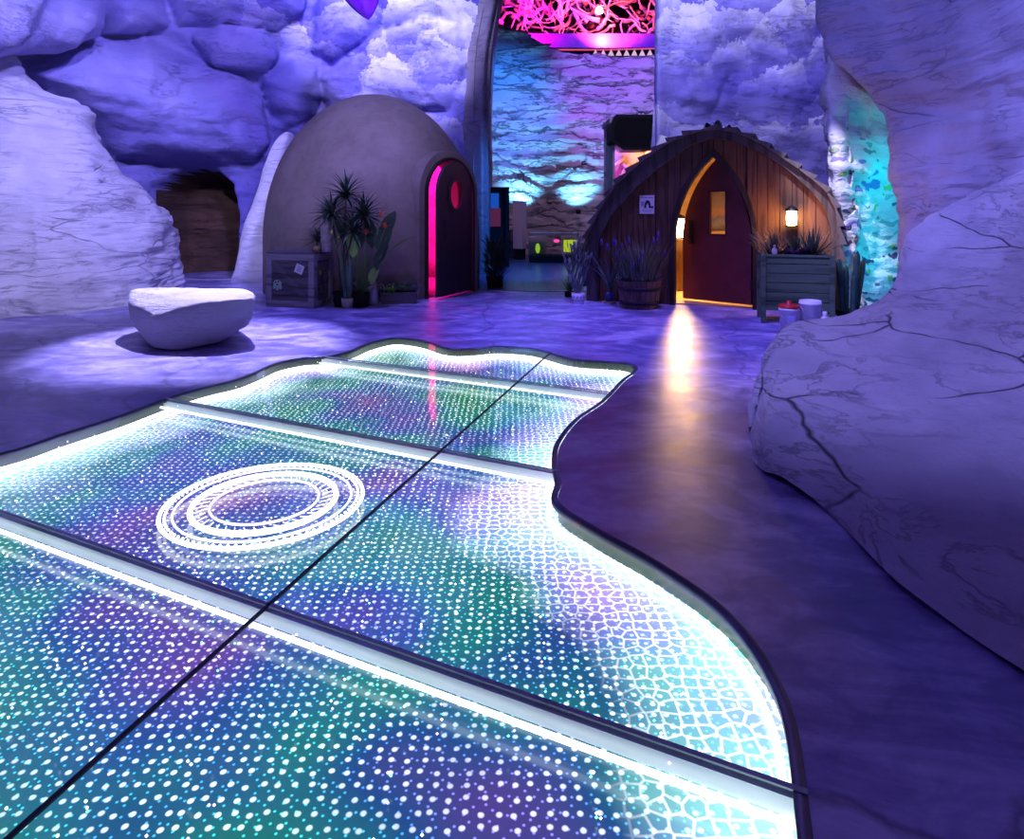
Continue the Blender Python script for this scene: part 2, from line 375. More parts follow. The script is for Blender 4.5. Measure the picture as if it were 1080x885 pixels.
# ------------------------------------------------------------------ sculpted surfaces
def cr(a, t):
    """Catmull-Rom along axis 0 of control array a at parameters t (0..n-1)"""
    n = a.shape[0]; i = np.clip(np.floor(t).astype(int), 0, n-2); f = (t-i).reshape(-1, *([1]*(a.ndim-1)))
    g = lambda k: a[np.clip(k, 0, n-1)]
    p0, p1, p2, p3 = g(i-1), g(i), g(i+1), g(i+2)
    return .5*((2*p1)+(-p0+p2)*f+(2*p0-5*p1+4*p2-p3)*f**2+(-p0+3*p1-3*p2+p3)*f**3)
def poly_sd(px, py, poly):
    """signed distance (inside positive) of pixel arrays to a polygon"""
    d = np.full(px.shape, 1e9); ins = np.zeros(px.shape, bool); n = len(poly)
    for k in range(n):
        x0, y0 = poly[k]; x1, y1 = poly[(k+1) % n]; ex, ey = x1-x0, y1-y0
        t = np.clip(((px-x0)*ex+(py-y0)*ey)/(ex*ex+ey*ey+1e-9), 0, 1)
        d = np.minimum(d, np.hypot(px-x0-t*ex, py-y0-t*ey))
        c = ((y0 > py) != (y1 > py)) & (px < (x1-x0)*(py-y0)/(y1-y0+1e-12)+x0); ins ^= c
    return np.where(ins, d, -d)
def sstep(x, a, b):
    t = np.clip((x-a)/(b-a), 0, 1); return t*t*(3-2*t)
def surface(name, ctrl, nu, nv, mats, disp=None, steps=(), thick=.25, recess=(), fade=None):
    """ctrl: rows of (px,py,distance); a thick sculpted sheet through those points in the room"""
    C = np.array([[tuple(P(*q)) for q in row] for row in ctrl])
    A = cr(C, np.linspace(0, C.shape[0]-1, nv)); A = np.transpose(A, (1, 0, 2))
    A = cr(A, np.linspace(0, C.shape[1]-1, nu)); A = np.transpose(A, (1, 0, 2))      # nv,nu,3
    px = CX+A[..., 0]/A[..., 1]*F; py = HY+(CH-A[..., 2])/A[..., 1]*F
    mi = np.zeros(px.shape, int)
    du = np.gradient(A, axis=1); dv = np.gradient(A, axis=0); N = np.cross(du, dv)
    N /= np.linalg.norm(N, axis=2, keepdims=True)+1e-12
    mid = N[nv//2, nu//2]; pos = A[nv//2, nu//2]
    flip = float(np.dot(mid, np.array([0, 0, CH])-pos)) < 0
    if flip: N = -N
    swell = np.zeros(px.shape)
    for poly, depth, soft, m in recess:
        sd = poly_sd(px, py, poly)
        if depth < 0:                                                            # boulder swelling out of the wall
            u_ = np.clip((sd+3)/soft, 0, 1); swell = np.maximum(swell, -depth*np.sqrt(1-(1-u_)**2))
        else: A[..., 1] += sstep(sd, -soft, soft)*depth
        if m is not None: mi[sd > -soft*.6] = m
    A = A+N*swell[..., None]
    if disp:
        D = np.zeros(px.shape)
        for i in range(nv):
            for j in range(nu): D[i, j] = disp(Vector(A[i, j]))
        if fade: D *= fade(px, py)
        A = A+N*D[..., None]
    idx = np.arange(nv*nu).reshape(nv, nu)
    q = np.stack([idx[:-1, :-1], idx[:-1, 1:], idx[1:, 1:], idx[1:, :-1]], -1).reshape(-1, 4)
    if flip: q = q[:, ::-1]
    m = MB(); m.v = [tuple(v) for v in A.reshape(-1, 3)]; m.f = [tuple(int(z) for z in f) for f in q]
    m.mi = [int(z) for z in mi[:-1, :-1].reshape(-1)]; m.sm = [True]*len(m.f)
    o = m.build(name, mats)
    if thick:
        s = o.modifiers.new('thickness', 'SOLIDIFY'); s.thickness = thick; s.offset = -1
    return o
def fbm(p, sc, oct=4): return mn.fractal(p*sc, .9, 2.1, oct, noise_basis='PERLIN_ORIGINAL')
def billow(p, sc):
    d = mn.voronoi(p*sc, distance_metric='DISTANCE', exponent=2)[0]; return .5-d[0]
def rockdisp(big=.25, strata=.05, scl=.6, blocky=0, seed=0., bs=.62):
    off = Vector((seed, seed*1.7, -seed))
    def f(p):
        p = p+off
        h = big*fbm(p, scl, 3)
        if blocky: h += blocky*billow(p+Vector((fbm(p, 1.1, 3), 0, fbm(p+Vector((9, 3, 1)), 1.1, 3)))*.35, bs)
        q = Vector((p.x*.5, p.y*.5, p.z*3.2+p.x*.5)); h += strata*mn.turbulence(q, 4, False)
        return h
    return f
def stratadisp(p):
    z = p.z*2.0+1.1*fbm(Vector((p.x*.5, p.y, p.z*.5)), .8, 3)
    fz = z-math.floor(z); return .09*(fz**1.6)+.09*fbm(p, 1.3, 4)

# ------------------------------------------------------------------ setting: floor with the pool cut out
pool_px = [(0, 478), (60, 459), (120, 440), (178, 419), (215, 408), (245, 401), (267, 393), (290, 383), (320, 377), (345, 375.5), (366, 371),
           (388, 362), (416, 356), (446, 359), (474, 367), (498, 367), (522, 365), (548, 366), (570, 369), (604, 378), (640, 381), (662, 383), (672, 387),
           (671, 393), (659, 402), (638, 424), (611, 443), (592, 467), (588, 487), (592, 510)]
PW = [G(*p).xy for p in pool_px]
PW += [Vector(p) for p in [(.24, 3.42), (.40, 3.15), (.62, 2.85), (.80, 2.5), (.84, 2.1), (.74, 1.7), (.58, 1.3), (.30, .95), (-.2, .75), (-.9, .8), (-1.7, 1.2), (-2.5, 1.9), (-3.2, 2.6), (-3.55, 3.2), (-3.5, 3.7)]]
PA = np.array([tuple(p) for p in PW]); n_ = len(PA)
PA = cr(np.vstack([PA[-2:], PA, PA[:3]]), np.linspace(2, n_+2, 281)[:-1])      # smooth outline, 280 points
POOL = [Vector((float(a), float(b))) for a, b in PA]
POOL_C = Vector((-1.0, 3.6))
def inset(d):
    n = len(POOL); out = []
    for i in range(n):
        t = (POOL[(i+1) % n]-POOL[i-1]).normalized(); nr = Vector((-t.y, t.x))
        a, b = POOL[i]+nr*.02, POOL[i]-nr*.02
        sgn = 1
        out.append(POOL[i]+nr*d*INW)
    return out
area = sum(POOL[i].x*POOL[(i+1) % 280].y-POOL[(i+1) % 280].x*POOL[i].y for i in range(280)); INW = 1 if area > 0 else -1

bm = bmesh.new()
def loop(pts, z):
    vs = [bm.verts.new((p[0], p[1], z)) for p in pts]; return [bm.edges.new((vs[i], vs[(i+1) % len(vs)])) for i in range(len(vs))]
outer = [(-13, -2.5), (13, -2.5), (13, 24), (-13, 24)]
e = loop(outer, 0)+loop(POOL, 0)
bmesh.ops.triangle_fill(bm, edges=e, use_beauty=True)
for f in bm.faces:
    if f.normal.z < 0: f.normal_flip()
me = bpy.data.meshes.new('floor'); bm.to_mesh(me); bm.free(); me.materials.append(M_floor)
fl = bpy.data.objects.new('floor', me); COL.objects.link(fl); tag(fl, kind='structure')

def corridor_floor():
    t = NT('corridor_tiles'); c = t.coord(); br = t.n('TexBrick', i_Vector=t.coord((1, 1, 1), (0, 0, PI/2)), i_Scale=1.2)
    br.inputs['Color1'].default_value = (.055, .075, .16, 1); br.inputs['Color2'].default_value = (.08, .10, .20, 1); br.inputs['Mortar'].default_value = (.04, .04, .06, 1)
    br.inputs['Mortar Size'].default_value = .012
    return t.bsdf(br.outputs['Color'], .3, 0, t.noise(c, 8, 5), .1, .02)
m = MB(); m.add([(-.55, 11.9, .006), (.6, 11.6, .006), (1.7, 11.9, .006), (3.3, 20.5, .006), (-1.6, 20.5, .006)], [(0, 1, 2, 3, 4)])
o = m.build('floor_corridor', corridor_floor()); o.modifiers.new('t', 'SOLIDIFY').thickness = .006; tag(o, kind='structure')

# walls
niche = [(158, 200), (180, 186), (205, 180), (228, 184), (243, 196), (248, 225), (247, 262), (243, 296), (200, 297), (158, 298)]
wl_cols = [-260, -120, 0, 90, 180, 260, 330, 400, 455, 495, 512]
wl_d = [7.5, 9.2, 11.2, 12.6, 13.6, 14.0, 14.6, 15.0, 14.9, 14.6, 14.5]
rows = []
for py, k in ((-330, -2.2), (-180, -1.7), (-60, -1.0), (40, -.35), (120, .1), (200, .25), (260, .2), (305, .15)):
    sh = {-330: 60, -180: 45, -60: 26, 40: 5}.get(py, 0)
    rows.append([(x+(sh if x > 500 else sh*.8 if x > 480 else sh*.4 if x > 440 else 0), py if py < 300 else HY+F*(CH+.15)/(d+.15), d+k*(1 if x < 420 else .35)) for x, d in zip(wl_cols, wl_d)]+[(518+sh, py, 16.6), (519+sh, py, 18.6)])
lumps = [([(25, 72), (60, 52), (100, 42), (150, 38), (185, 54), (215, 70), (255, 84), (274, 105), (280, 150), (266, 168), (200, 172), (120, 164), (80, 120)], -1.1, 60, None),
         ([(276, 78), (305, 64), (330, 70), (336, 95), (330, 120), (300, 130), (284, 112)], -.6, 22, None), ([(-300, -400), (66, -400), (92, 10), (86, 32), (40, 52), (-60, 56), (-300, 56)], -1.0, 50, None),
         ([(78, -60), (150, -60), (176, 24), (150, 32), (104, 30)], -.7, 28, None), ([(206, 38), (240, 26), (275, 30), (290, 54), (278, 72), (228, 66)], -.5, 18, None), ([(160, -60), (330, -60), (318, 10), (290, 26), (240, 20), (190, 24)], -.6, 30, None),
         ([(335, 78), (360, 70), (405, 34), (450, 22), (485, 30), (490, 70), (472, 112), (400, 116), (350, 118)], -.6, 34, None), ([(340, -60), (480, -60), (486, 24), (440, 18), (400, 28), (350, 60), (330, 50)], -.6, 30, None)]
o = surface('wall_left', rows, 330, 190, [M_mural, M_niche, M_shaded_edge], rockdisp(.26, .09, .5, .55, 3., .5), recess=lumps+[(niche, 1.4, 5.5, 1), ([(560, -500), (700, -500), (700, 500), (486, 500), (490, 120), (494, 50), (508, 0), (528, -60)], 0, 1.5, 2)], fade=lambda x, y: 1-.92*sstep(x-np.clip(-y*.4+16, 0, 60), 478, 500))
tag(o, kind='structure')
wb = []
for py, k in ((-330, -1.2), (-150, -.7), (-40, -.2), (60, .15), (140, .3), (230, .3), (306, .2)):
    wb.append([(694, py, 16.4), (693, py, 14.6), (692, py, 13.1)]+[(x, py, d+k) for x, d in ((712, 12.9), (760, 12.8), (820, 12.9), (870, 12.8), (930, 12.6), (1040, 12.4))])
o = surface('wall_back', wb, 190, 170, [M_mural2], rockdisp(.20, .08, .6, .7, 11., .45), fade=lambda x, y: .08+.92*sstep(x, 696, 720)); tag(o, kind='structure')
wf = []
for r, py in enumerate((25, 60, 110, 170, 230, 272)):
    row = []
    for x, d, top in ((440, 19.2, 0), (490, 19.4, 4), (515, 19.5, 20), (540, 19.6, 30), (565, 19.6, 42), (592, 19.6, 55), (640, 19.6, 60), (700, 19.5, 58), (760, 19.4, 56)):
        y = top+(py-25)*(275-top)/(272-25); row.append((x, y, d))
    wf.append(row)
o = surface('wall_far', wf, 260, 230, [M_strata], stratadisp, thick=.3); tag(o, kind='structure')
# passage wall with painted leaves, right
pw = []
for py, xo, do in ((-20, 2, .2), (60, 6, .1), (110, 0, 0), (170, 8, 0), (250, 11, 0), (300, 15, 0), (336, 18, 0)):
    pw.append([(870+xo, py, 11.2), (869+xo, py, 10.2), (869+xo, py, 9.5)]+[(x+xo*.4, py, d+do) for x, d in ((886, 9.35), (905, 9.55), (930, 9.9), (962, 10.2), (1010, 10.4))])
o = surface('wall_passage', pw, 130, 150, [M_passage], rockdisp(.10, .07, .9, .0, 5.)); tag(o, kind='structure')
# overhanging right wall
ov = []
for py, xe, de in ((-330, 850, 8.2), (-120, 860, 8.5), (0, 869, 8.8), (55, 878, 8.9), (78, 897, 8.8), (112, 925, 8.7), (160, 945, 8.6), (205, 955, 8.5), (260, 957, 8.4), (325, 952, 8.3)):
    fx = (1180-xe)
    ov.append([(xe+48, py-6, de+.9), (xe+6, py, de+.4), (xe, py, de), (xe+.10*fx, py, de-.42), (xe+.28*fx, py, de-1.0), (xe+.55*fx, py, de-2.1), (xe+.8*fx, py, de-3.2), (xe+1.1*fx, py, de-4.4)])
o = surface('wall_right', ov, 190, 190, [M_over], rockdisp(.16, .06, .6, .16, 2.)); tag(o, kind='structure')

# ------------------------------------------------------------------ rocks
lr = [
 [(-170, 30, 11), (0, 110, 12.2), (45, 130, 12.4), (93, 150, 12.6), (130, 205, 12.6), (168, 232, 12.9), (180, 256, 13.2), (178, 262, 13.6)],
 [(-170, -70, 9), (0, 47, 10.7), (45, 90, 11.0), (93, 113, 11.3), (130, 184, 11.6), (172, 214, 12.1), (186, 240, 12.5), (184, 246, 13.3)],
 [(-170, 70, 8.2), (0, 120, 9.8), (42, 145, 10.0), (90, 165, 10.3), (127, 210, 10.8), (168, 232, 11.4), (188, 256, 12.3), (184, 260, 13.3)],
 [(-170, 200, 7.7), (0, 215, 9.25), (40, 225, 9.5), (88, 235, 9.8), (125, 250, 10.3), (165, 265, 11.1), (189, 275, 12.2), (185, 278, 13.3)],
 [(-170, 290, 7.4), (0, 290, 9.05), (42, 290, 9.25), (88, 288, 9.6), (125, 285, 10.1), (163, 285, 11.0), (189, 288, 12.2), (186, 290, 13.3)],
 [(-170, 364, 7.3), (0, 337, 8.9), (45, 334, 9.15), (90, 330, 9.5), (130, 324, 10.0), (165, 315, 10.9), (190, 304, 12.2), (188, 298, 13.1)]]
o = surface('rock_outcrop', lr, 230, 190, [M_rock], rockdisp(.12, .10, .7, .10, 1.), thick=0)
tag(o, 'huge pale layered rock rising out of frame behind the stone bench', 'rock')
lg = [
 [(797, 480, 5.3), (812, 430, 5.6), (838, 385, 6.2), (885, 372, 6.6), (932, 360, 6.8), (955, 330, 7.1), (970, 300, 7.2), (1025, 260, 6.8), (1120, 230, 5.8)],
 [(793, 452, 4.55), (801, 393, 4.95), (831, 346, 5.6), (881, 336, 5.9), (926, 318, 6.1), (946, 285, 6.35), (958, 243, 6.4), (1015, 203, 5.9), (1115, 160, 4.9)],
 [(791, 457, 4.48), (797, 415, 4.65), (822, 372, 5.05), (868, 366, 5.05), (915, 358, 5.05), (950, 340, 5.2), (980, 325, 5.3), (1037, 312, 5.05), (1135, 305, 4.4)],
 [(790, 461, 4.42), (795, 440, 4.38), (815, 410, 4.4), (855, 412, 4.25), (900, 420, 4.1), (945, 425, 4.0), (985, 430, 3.9), (1045, 435, 3.7), (1145, 445, 3.4)],
 [(789, 464, 4.36), (795, 462, 4.2), (812, 452, 4.0), (845, 462, 3.85), (885, 482, 3.6), (925, 507, 3.3), (970, 532, 3.05), (1037, 562, 2.8), (1135, 592, 2.55)],
 [(790, 470, 4.28), (797, 486, 4.02), (815, 501, 3.8), (842, 516, 3.6), (878, 545, 3.28), (912, 580, 2.97), (955, 626, 2.64), (1017, 672, 2.38), (1105, 733, 2.1)]]
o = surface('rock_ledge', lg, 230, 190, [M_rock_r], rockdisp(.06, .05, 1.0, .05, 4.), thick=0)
tag(o, 'wide cracked grey rock ledge sweeping up into the wall on the right', 'rock')

def blob_rock(name, outline, d, tf, tb, mat, center, disp=.06, N=140, R=34):
    """rounded standing rock with the given outline, thickness tf to the front and tb to the back"""
    O = np.array([tuple(P(x, y, d)) for x, y in outline]); k = len(O)
    O = cr(np.vstack([O[-2:], O, O[:3]]), np.linspace(2, k+2, N+1)[:-1]); c = np.array(tuple(P(*center, d)))
    m = MB(); 
    for side, T in ((-1, tf), (1, tb)):
        vs = []
        for i in range(R+1):
            r = math.sin(i/R*PI/2); h = (max(0, 1-r**2.6))**(1/2.6)*T
            for j in range(N):
                p = Vector(c+(O[j]-c)*r); p.y += side*h; q = p*1.0
                nz = disp*(fbm(q, 1.4, 4)+.5*mn.turbulence(Vector((q.x, q.y, q.z*4)), 3, False))
                dr = (p-Vector(c)-Vector((0, 0, 0))); dr = dr.normalized() if dr.length > .01 else Vector((0, side, 0))
                vs.append(p+(dr*.3+Vector((0, side*.7*(1-r), 0)))*nz)
        fs = [(i*N+j, i*N+(j+1) % N, (i+1)*N+(j+1) % N, (i+1)*N+j) for i in range(R) for j in range(N)]
        if side > 0: fs = [f[::-1] for f in fs]
        m.add(vs, fs, 0, True)
    return m.build(name, mat)
o = blob_rock('standing_rock', [(304, 139), (292, 150), (283, 172), (276, 198), (268, 220), (259, 245), (254, 270), (249, 298), (249, 301), (285, 303), (306, 301), (305, 260), (307, 200), (310, 150)], 13.2, .5, .4, M_rock, (288, 225))
tag(o, 'tall narrow pale rock standing against the left side of the dome', 'rock')

# stone bench
bm = bmesh.new()
for q in [(137, 306, 7.75), (143, 304, 8.0), (200, 303, 8.05), (258, 304, 8.0), (268, 307, 7.7), (270, 311, 7.35), (134, 318, 7.45), (150, 325, 7.15), (163, 333, 6.95), (215, 318, 6.95), (240, 316, 7.0), (268, 314, 7.2),
          (136, 333, 7.4), (146, 352, 7.2), (160, 367, 6.98), (185, 371, 6.93), (232, 361, 7.12), (262, 343, 7.3), (268, 330, 7.35), (150, 340, 8.1), (250, 338, 8.2), (170, 350, 8.0)]:
    p = P(*q); p.z = max(p.z, -.005); bm.verts.new(p)
bmesh.ops.convex_hull(bm, input=bm.verts)
bmesh.ops.delete(bm, geom=[v for v in bm.verts if not v.link_faces], context='VERTS')
bmesh.ops.recalc_face_normals(bm, faces=bm.faces)
bmesh.ops.bevel(bm, geom=[e for e in bm.edges if e.calc_face_angle(0) > .25], offset=.035, segments=2, affect='EDGES', profile=.6)
bmesh.ops.triangulate(bm, faces=bm.faces)
for _ in range(3): bmesh.ops.subdivide_edges(bm, edges=[e for e in bm.edges if e.calc_length() > .06], cuts=1, use_grid_fill=True)
bmesh.ops.triangulate(bm, faces=bm.faces); bm.normal_update()
for v in bm.verts:
    if v.co.z > .02: v.co += v.normal*(.012*fbm(v.co, 3, 4)+.006*fbm(v.co, 12, 3))
for f in bm.faces: f.smooth = True
me = bpy.data.meshes.new('stone_bench'); bm.to_mesh(me); bm.free(); me.materials.append(M_bench)
o = bpy.data.objects.new('stone_bench', me); COL.objects.link(o)
tag(o, 'low pale stone block used as a bench on the floor near the glass pool', 'bench')

# ------------------------------------------------------------------ glass floor pool of lights
DEPTH = .10
pool = thing('glass_light_pool', (0, 0, 0), 'wavy edged glass floor panel over a glowing pit of coloured lights', 'glass floor')
N_ = len(POOL)
m = MB(); vs = [(p.x, p.y, .0) for p in POOL]+[(p.x, p.y, -DEPTH) for p in POOL]
m.add(vs, [(i, (i+1) % N_, N_+(i+1) % N_, N_+i) for i in range(N_)], 0, True)
m.build('pit_wall', plain('olive_pit_wall', (.045, .065, .03), .35), pool)
# rim: slim metal edge at floor level
m = MB(); ins = inset(.035)
vs = [(p.x, p.y, .004) for p in POOL]+[(p.x, p.y, .004) for p in ins]+[(p.x, p.y, -.02) for p in ins]
m.add(vs, [f for i in range(N_) for f in ((i, (i+1) % N_, N_+(i+1) % N_, N_+i), (N_+i, N_+(i+1) % N_, 2*N_+(i+1) % N_, 2*N_+i))], 0, True)
m.build('rim', plain('dark_rim', (.10, .11, .14), .35, .5), pool)
# LED panel on the pit floor
def led_mat():
    t = NT('led_panel'); c = t.coord(); at = t.n('Attribute', attribute_name='edge_distance').outputs['Fac']
    zone = t.noise(c, 1.0, 2, .5)
    hue = t.ramp(zone, [(.30, (.03, .60, .30)), (.43, (.05, .62, .66)), (.52, (.06, .25, .90)), (.62, (.28, .18, .95)), (.74, (.85, .25, .80))])
    v1 = t.n('TexVoronoi', voronoi_dimensions='2D', feature='F1', i_Vector=c, i_Scale=23., i_Randomness=.35); v2 = t.n('TexVoronoi', voronoi_dimensions='2D', feature='F1', i_Vector=t.coord((1, 1, 1), (0, 0, .6)), i_Scale=33., i_Randomness=.5)
    ve = t.n('TexVoronoi', voronoi_dimensions='2D', feature='DISTANCE_TO_EDGE', i_Vector=c, i_Scale=19., i_Randomness=.6).outputs['Distance']
    d1 = t.ramp(v1.outputs['Distance'], [(.13, 1.), (.24, 0.)]); d2 = t.ramp(v2.outputs['Distance'], [(.08, .8), (.17, 0.)])
    net = t.ramp(ve, [(.03, 1.), (.11, 0.)])
    near = t.ramp(t.math('ADD', at, t.math('MULTIPLY', t.math('SUBTRACT', t.noise(c, 1.6, 3), .5), .5)), [(.02, 1.15), (.20, .62), (.52, 0.)])
    dim = t.ramp(t.noise(c, 1.3, 2), [(.35, .35), (.65, 1.)])
    white = t.mix(.72, hue, (1, .97, 1))
    e1 = t.mix(d1, (0, 0, 0), white); e2 = t.mix(d2, (0, 0, 0), hue)
    dots = t.mix(1., t.mix(dim, (0, 0, 0), e1), e2, 'ADD')
    glow = t.mix(.84, hue, (0, 0, 0))
    e = t.mix(1., dots, glow, 'ADD')
    edge = t.mix(near, (0, 0, 0), t.mix(net, t.mix(.45, hue, (.55, .48, .65)), (1.6, 1.5, 1.65)))
    e = t.mix(1., e, edge, 'ADD')
    return t.bsdf((.02, .03, .035), .15, 0, None, emit=e, estr=2.0)
xs = np.arange(-3.8, 1.3, .05); ys = np.arange(.5, 8.0, .05)
GX, GY = np.meshgrid(xs, ys); sd = poly_sd(GX, GY, [(p.x, p.y) for p in POOL])
ok = sd > -.08; idx = -np.ones(GX.shape, int); idx[ok] = np.arange(ok.sum())
m = MB(); m.v = [(float(a), float(b), -DEPTH) for a, b in zip(GX[ok], GY[ok])]
q = np.stack([idx[:-1, :-1], idx[:-1, 1:], idx[1:, 1:], idx[1:, :-1]], -1).reshape(-1, 4); q = q[(q >= 0).all(1)]
m.f = [tuple(int(z) for z in f) for f in q]; m.mi = [0]*len(m.f); m.sm = [False]*len(m.f)
o = m.build('led_panel', led_mat(), pool)
at = o.data.attributes.new('edge_distance', 'FLOAT', 'POINT'); at.data.foreach_set('value', np.clip(sd[ok], 0, 1).astype(np.float32))
# LED strip round the pit
m = MB(); st = inset(.05); st3 = [(p.x, p.y, -DEPTH+.018) for p in st]
m.tube(st3+[st3[0]], .012, 6); m.build('led_strip', emit('led_strip_white', (.85, .92, 1), 4), pool)
# beams along the seams
def seam(a, b, wd, z, h, mat, name, par):
    d = (b-a); L = d.length; ang = math.atan2(d.y, d.x); c = (a+b)/2
    M = Matrix.Translation((c.x, c.y, z)) @ Matrix.Rotation(ang, 4, 'Z')
    m = MB(); m.box((0, 0, 0), (L, wd, h), M); return m.build(name, mat, par)
def clip_line(p, d):
    """longest stretch of the line p+t d inside the pool"""
    ts = []
    for i in range(N_):
        a, b = POOL[i], POOL[(i+1) % N_]; e = b-a; den = d.x*e.y-d.y*e.x
        if abs(den) < 1e-9: continue
        t = ((a.x-p.x)*e.y-(a.y-p.y)*e.x)/den; s = ((a.x-p.x)*d.y-(a.y-p.y)*d.x)/den
        if 0 <= s < 1: ts.append(t)
    ts.sort(); best = max(((ts[i], ts[i+1]) for i in range(0, len(ts)-1, 2)), key=lambda q: q[1]-q[0])
    return p+d*best[0], p+d*best[1]
A1, A2 = G(178, 421).xy, G(592, 498).xy; DA = (A2-A1).normalized(); NA = Vector((-DA.y, DA.x))
if NA.y < 0: NA = -NA
D1, D2 = G(582, 371).xy, G(426, 511).xy; DD = (D2-D1).normalized()
M_beam = plain('white_beam', (.75, .78, .82), .25, 0, .05); M_strip = emit('beam_led', (.80, .92, 1), 3)
offs = [0, 1.66, -1.66]
for k in offs:
    a, b = clip_line(A1+NA*k, DA)
    bo = seam(a, b, .035, -.036, .05, M_beam, 'beam', pool)
    bo['label'] = 'white painted beam under a glass joint'
    for s in (-1, 1): seam(a+NA*s*.045, b+NA*s*.045, .012, -.055, .014, M_strip, 'beam_light', bo)
    seam(a, b, .018, .003, .006, plain('joint_seal', (.35, .42, .45), .3), 'joint', pool)
a, b = clip_line(D1, DD); seam(a, b, .016, .003, .006, M_iron, 'joint', pool)
# concentric rings of light
rc = G(280, 516)
ring_mats = [emit('ring_white', (1, .97, 1), 3.5), emit('ring_lilac', (.75, .65, 1), 3.0)]
for k, (r, tr) in enumerate(((.50, .010), (.44, .006), (.36, .014), (.27, .006))):
    m = MB(); pts = [(rc.x+r*math.cos(2*PI*i/72), rc.y+r*math.sin(2*PI*i/72), -.06) for i in range(73)]
    m.tube(pts, tr, 6, cap=False); m.build('light_ring', ring_mats[k % 2], pool)
b0 = MB().ball((0, 0, 0), .008, 6, 4).build('light_bead', ring_mats[0], pool)
s0 = MB().tube([(.29, 0, 0), (.35*math.cos(.1), .35*math.sin(.1), 0)], .003, 4).build('light_spoke', ring_mats[1], pool)
for i in range(84):
    q = 2*PI*i/84; o = b0 if i == 0 else b0.copy(); o.location = (rc.x+.475*math.cos(q), rc.y+.475*math.sin(q), -.06)
    if i: COL.objects.link(o)
for i in range(40):
    o = s0 if i == 0 else s0.copy(); o.location = (rc.x, rc.y, -.065); o.rotation_euler = (0, 0, 2*PI*i/40)
    if i: COL.objects.link(o)
# hanging strings of lights between glass and panel
m = MB(); rnd = random.Random(3); cnt = 0
while cnt < 2200:
    x, y = rnd.uniform(-3.5, 1.2), rnd.uniform(.8, 7.6)
    gx, gy = round(x/.11)*.11, round(y/.11)*.11
    x, y = gx+rnd.uniform(-.012, .012), gy+rnd.uniform(-.012, .012)
    i = int(round((gx+3.8)/.05)); j = int(round((gy-.5)/.05))
    if not (0 <= i < len(xs) and 0 <= j < len(ys)) or sd[j, i] < .09: cnt += 1; continue
    z = -rnd.choice((.03, .05, .065, .08)); r = .005; cnt += 1
    m.add([(x+r, y, z), (x, y+r, z), (x-r, y, z), (x, y-r, z), (x, y, z+r), (x, y, z-r)],
          [(0, 1, 4), (1, 2, 4), (2, 3, 4), (3, 0, 4), (1, 0, 5), (2, 1, 5), (3, 2, 5), (0, 3, 5)], rnd.choice((0, 0, 1, 2)))
m.build('light_points', [emit('point_white', (.95, 1, .95), 3.5), emit('point_teal', (.2, 1, .75), 3), emit('point_violet', (.75, .45, 1), 3)], pool, kind='stuff')
# glass panels, cut along the joints
base = bmesh.new(); vs = [base.verts.new((p.x, p.y, 0)) for p in POOL]
es = [base.edges.new((vs[i], vs[(i+1) % N_])) for i in range(N_)]
bmesh.ops.triangle_fill(base, edges=es, use_beauty=True)
def cutbm(src, pt, nr):
    b = src.copy(); bmesh.ops.bisect_plane(b, geom=b.verts[:]+b.edges[:]+b.faces[:], plane_co=(pt.x, pt.y, 0), plane_no=(nr.x, nr.y, 0), clear_inner=True); return b
ND = Vector((-DD.y, DD.x))
bands = [(None, 1.66), (1.66, 0), (0, -1.66), (-1.66, None)]
for hi, lo in bands:
    for sgn in (1, -1):
        b = base.copy()
        if hi is not None: b = cutbm(b, A1+NA*hi, -NA)
        if lo is not None: b = cutbm(b, A1+NA*lo, NA)
        b = cutbm(b, D1, ND*sgn)
        if b.faces:
            for f in b.faces:
                if f.normal.z < 0: f.normal_flip()
            me = bpy.data.meshes.new('glass_panel'); b.to_mesh(me); me.materials.append(M_floorglass)
            o = bpy.data.objects.new('glass_panel', me); COL.objects.link(o); o.parent = pool
        b.free()
base.free()

# ------------------------------------------------------------------ slab with an opening (doors)
def ring_slab(m, outer, inner, c, y0, y1, extra=96):
    """flat slab in x,z with a hole, both outlines star-shaped about c"""
    def hit(poly, a):
        dx, dz = math.cos(a), math.sin(a); best = 0
        for i in range(len(poly)):
            x0, z0 = poly[i]; x1, z1 = poly[(i+1) % len(poly)]; ex, ez = x1-x0, z1-z0
            den = dx*ez-dz*ex
            if abs(den) < 1e-9: continue
            t = ((x0-c[0])*ez-(z0-c[1])*ex)/den; s = ((x0-c[0])*dz-(z0-c[1])*dx)/den
            if -1e-6 <= s <= 1+1e-6 and t > best: best = t
        return (c[0]+dx*best, c[1]+dz*best)
    an = sorted(set([round(math.atan2(z-c[1], x-c[0]), 5) for p in (outer, inner) for x, z in p]+[round(-PI+2*PI*i/extra, 5) for i in range(extra)]))
    o = [hit(outer, a) for a in an]; i_ = [hit(inner, a) for a in an]; n = len(an)
    vs = [(x, y0, z) for x, z in o]+[(x, y0, z) for x, z in i_]+[(x, y1, z) for x, z in o]+[(x, y1, z) for x, z in i_]
    fs = []
    for k in range(n):
        j = (k+1) % n
        fs += [(k, j, n+j, n+k), (2*n+j, 2*n+k, 3*n+k, 3*n+j), (j, k, 2*n+k, 2*n+j), (n+k, n+j, 3*n+j, 3*n+k)]
    m.add(vs, fs); return m
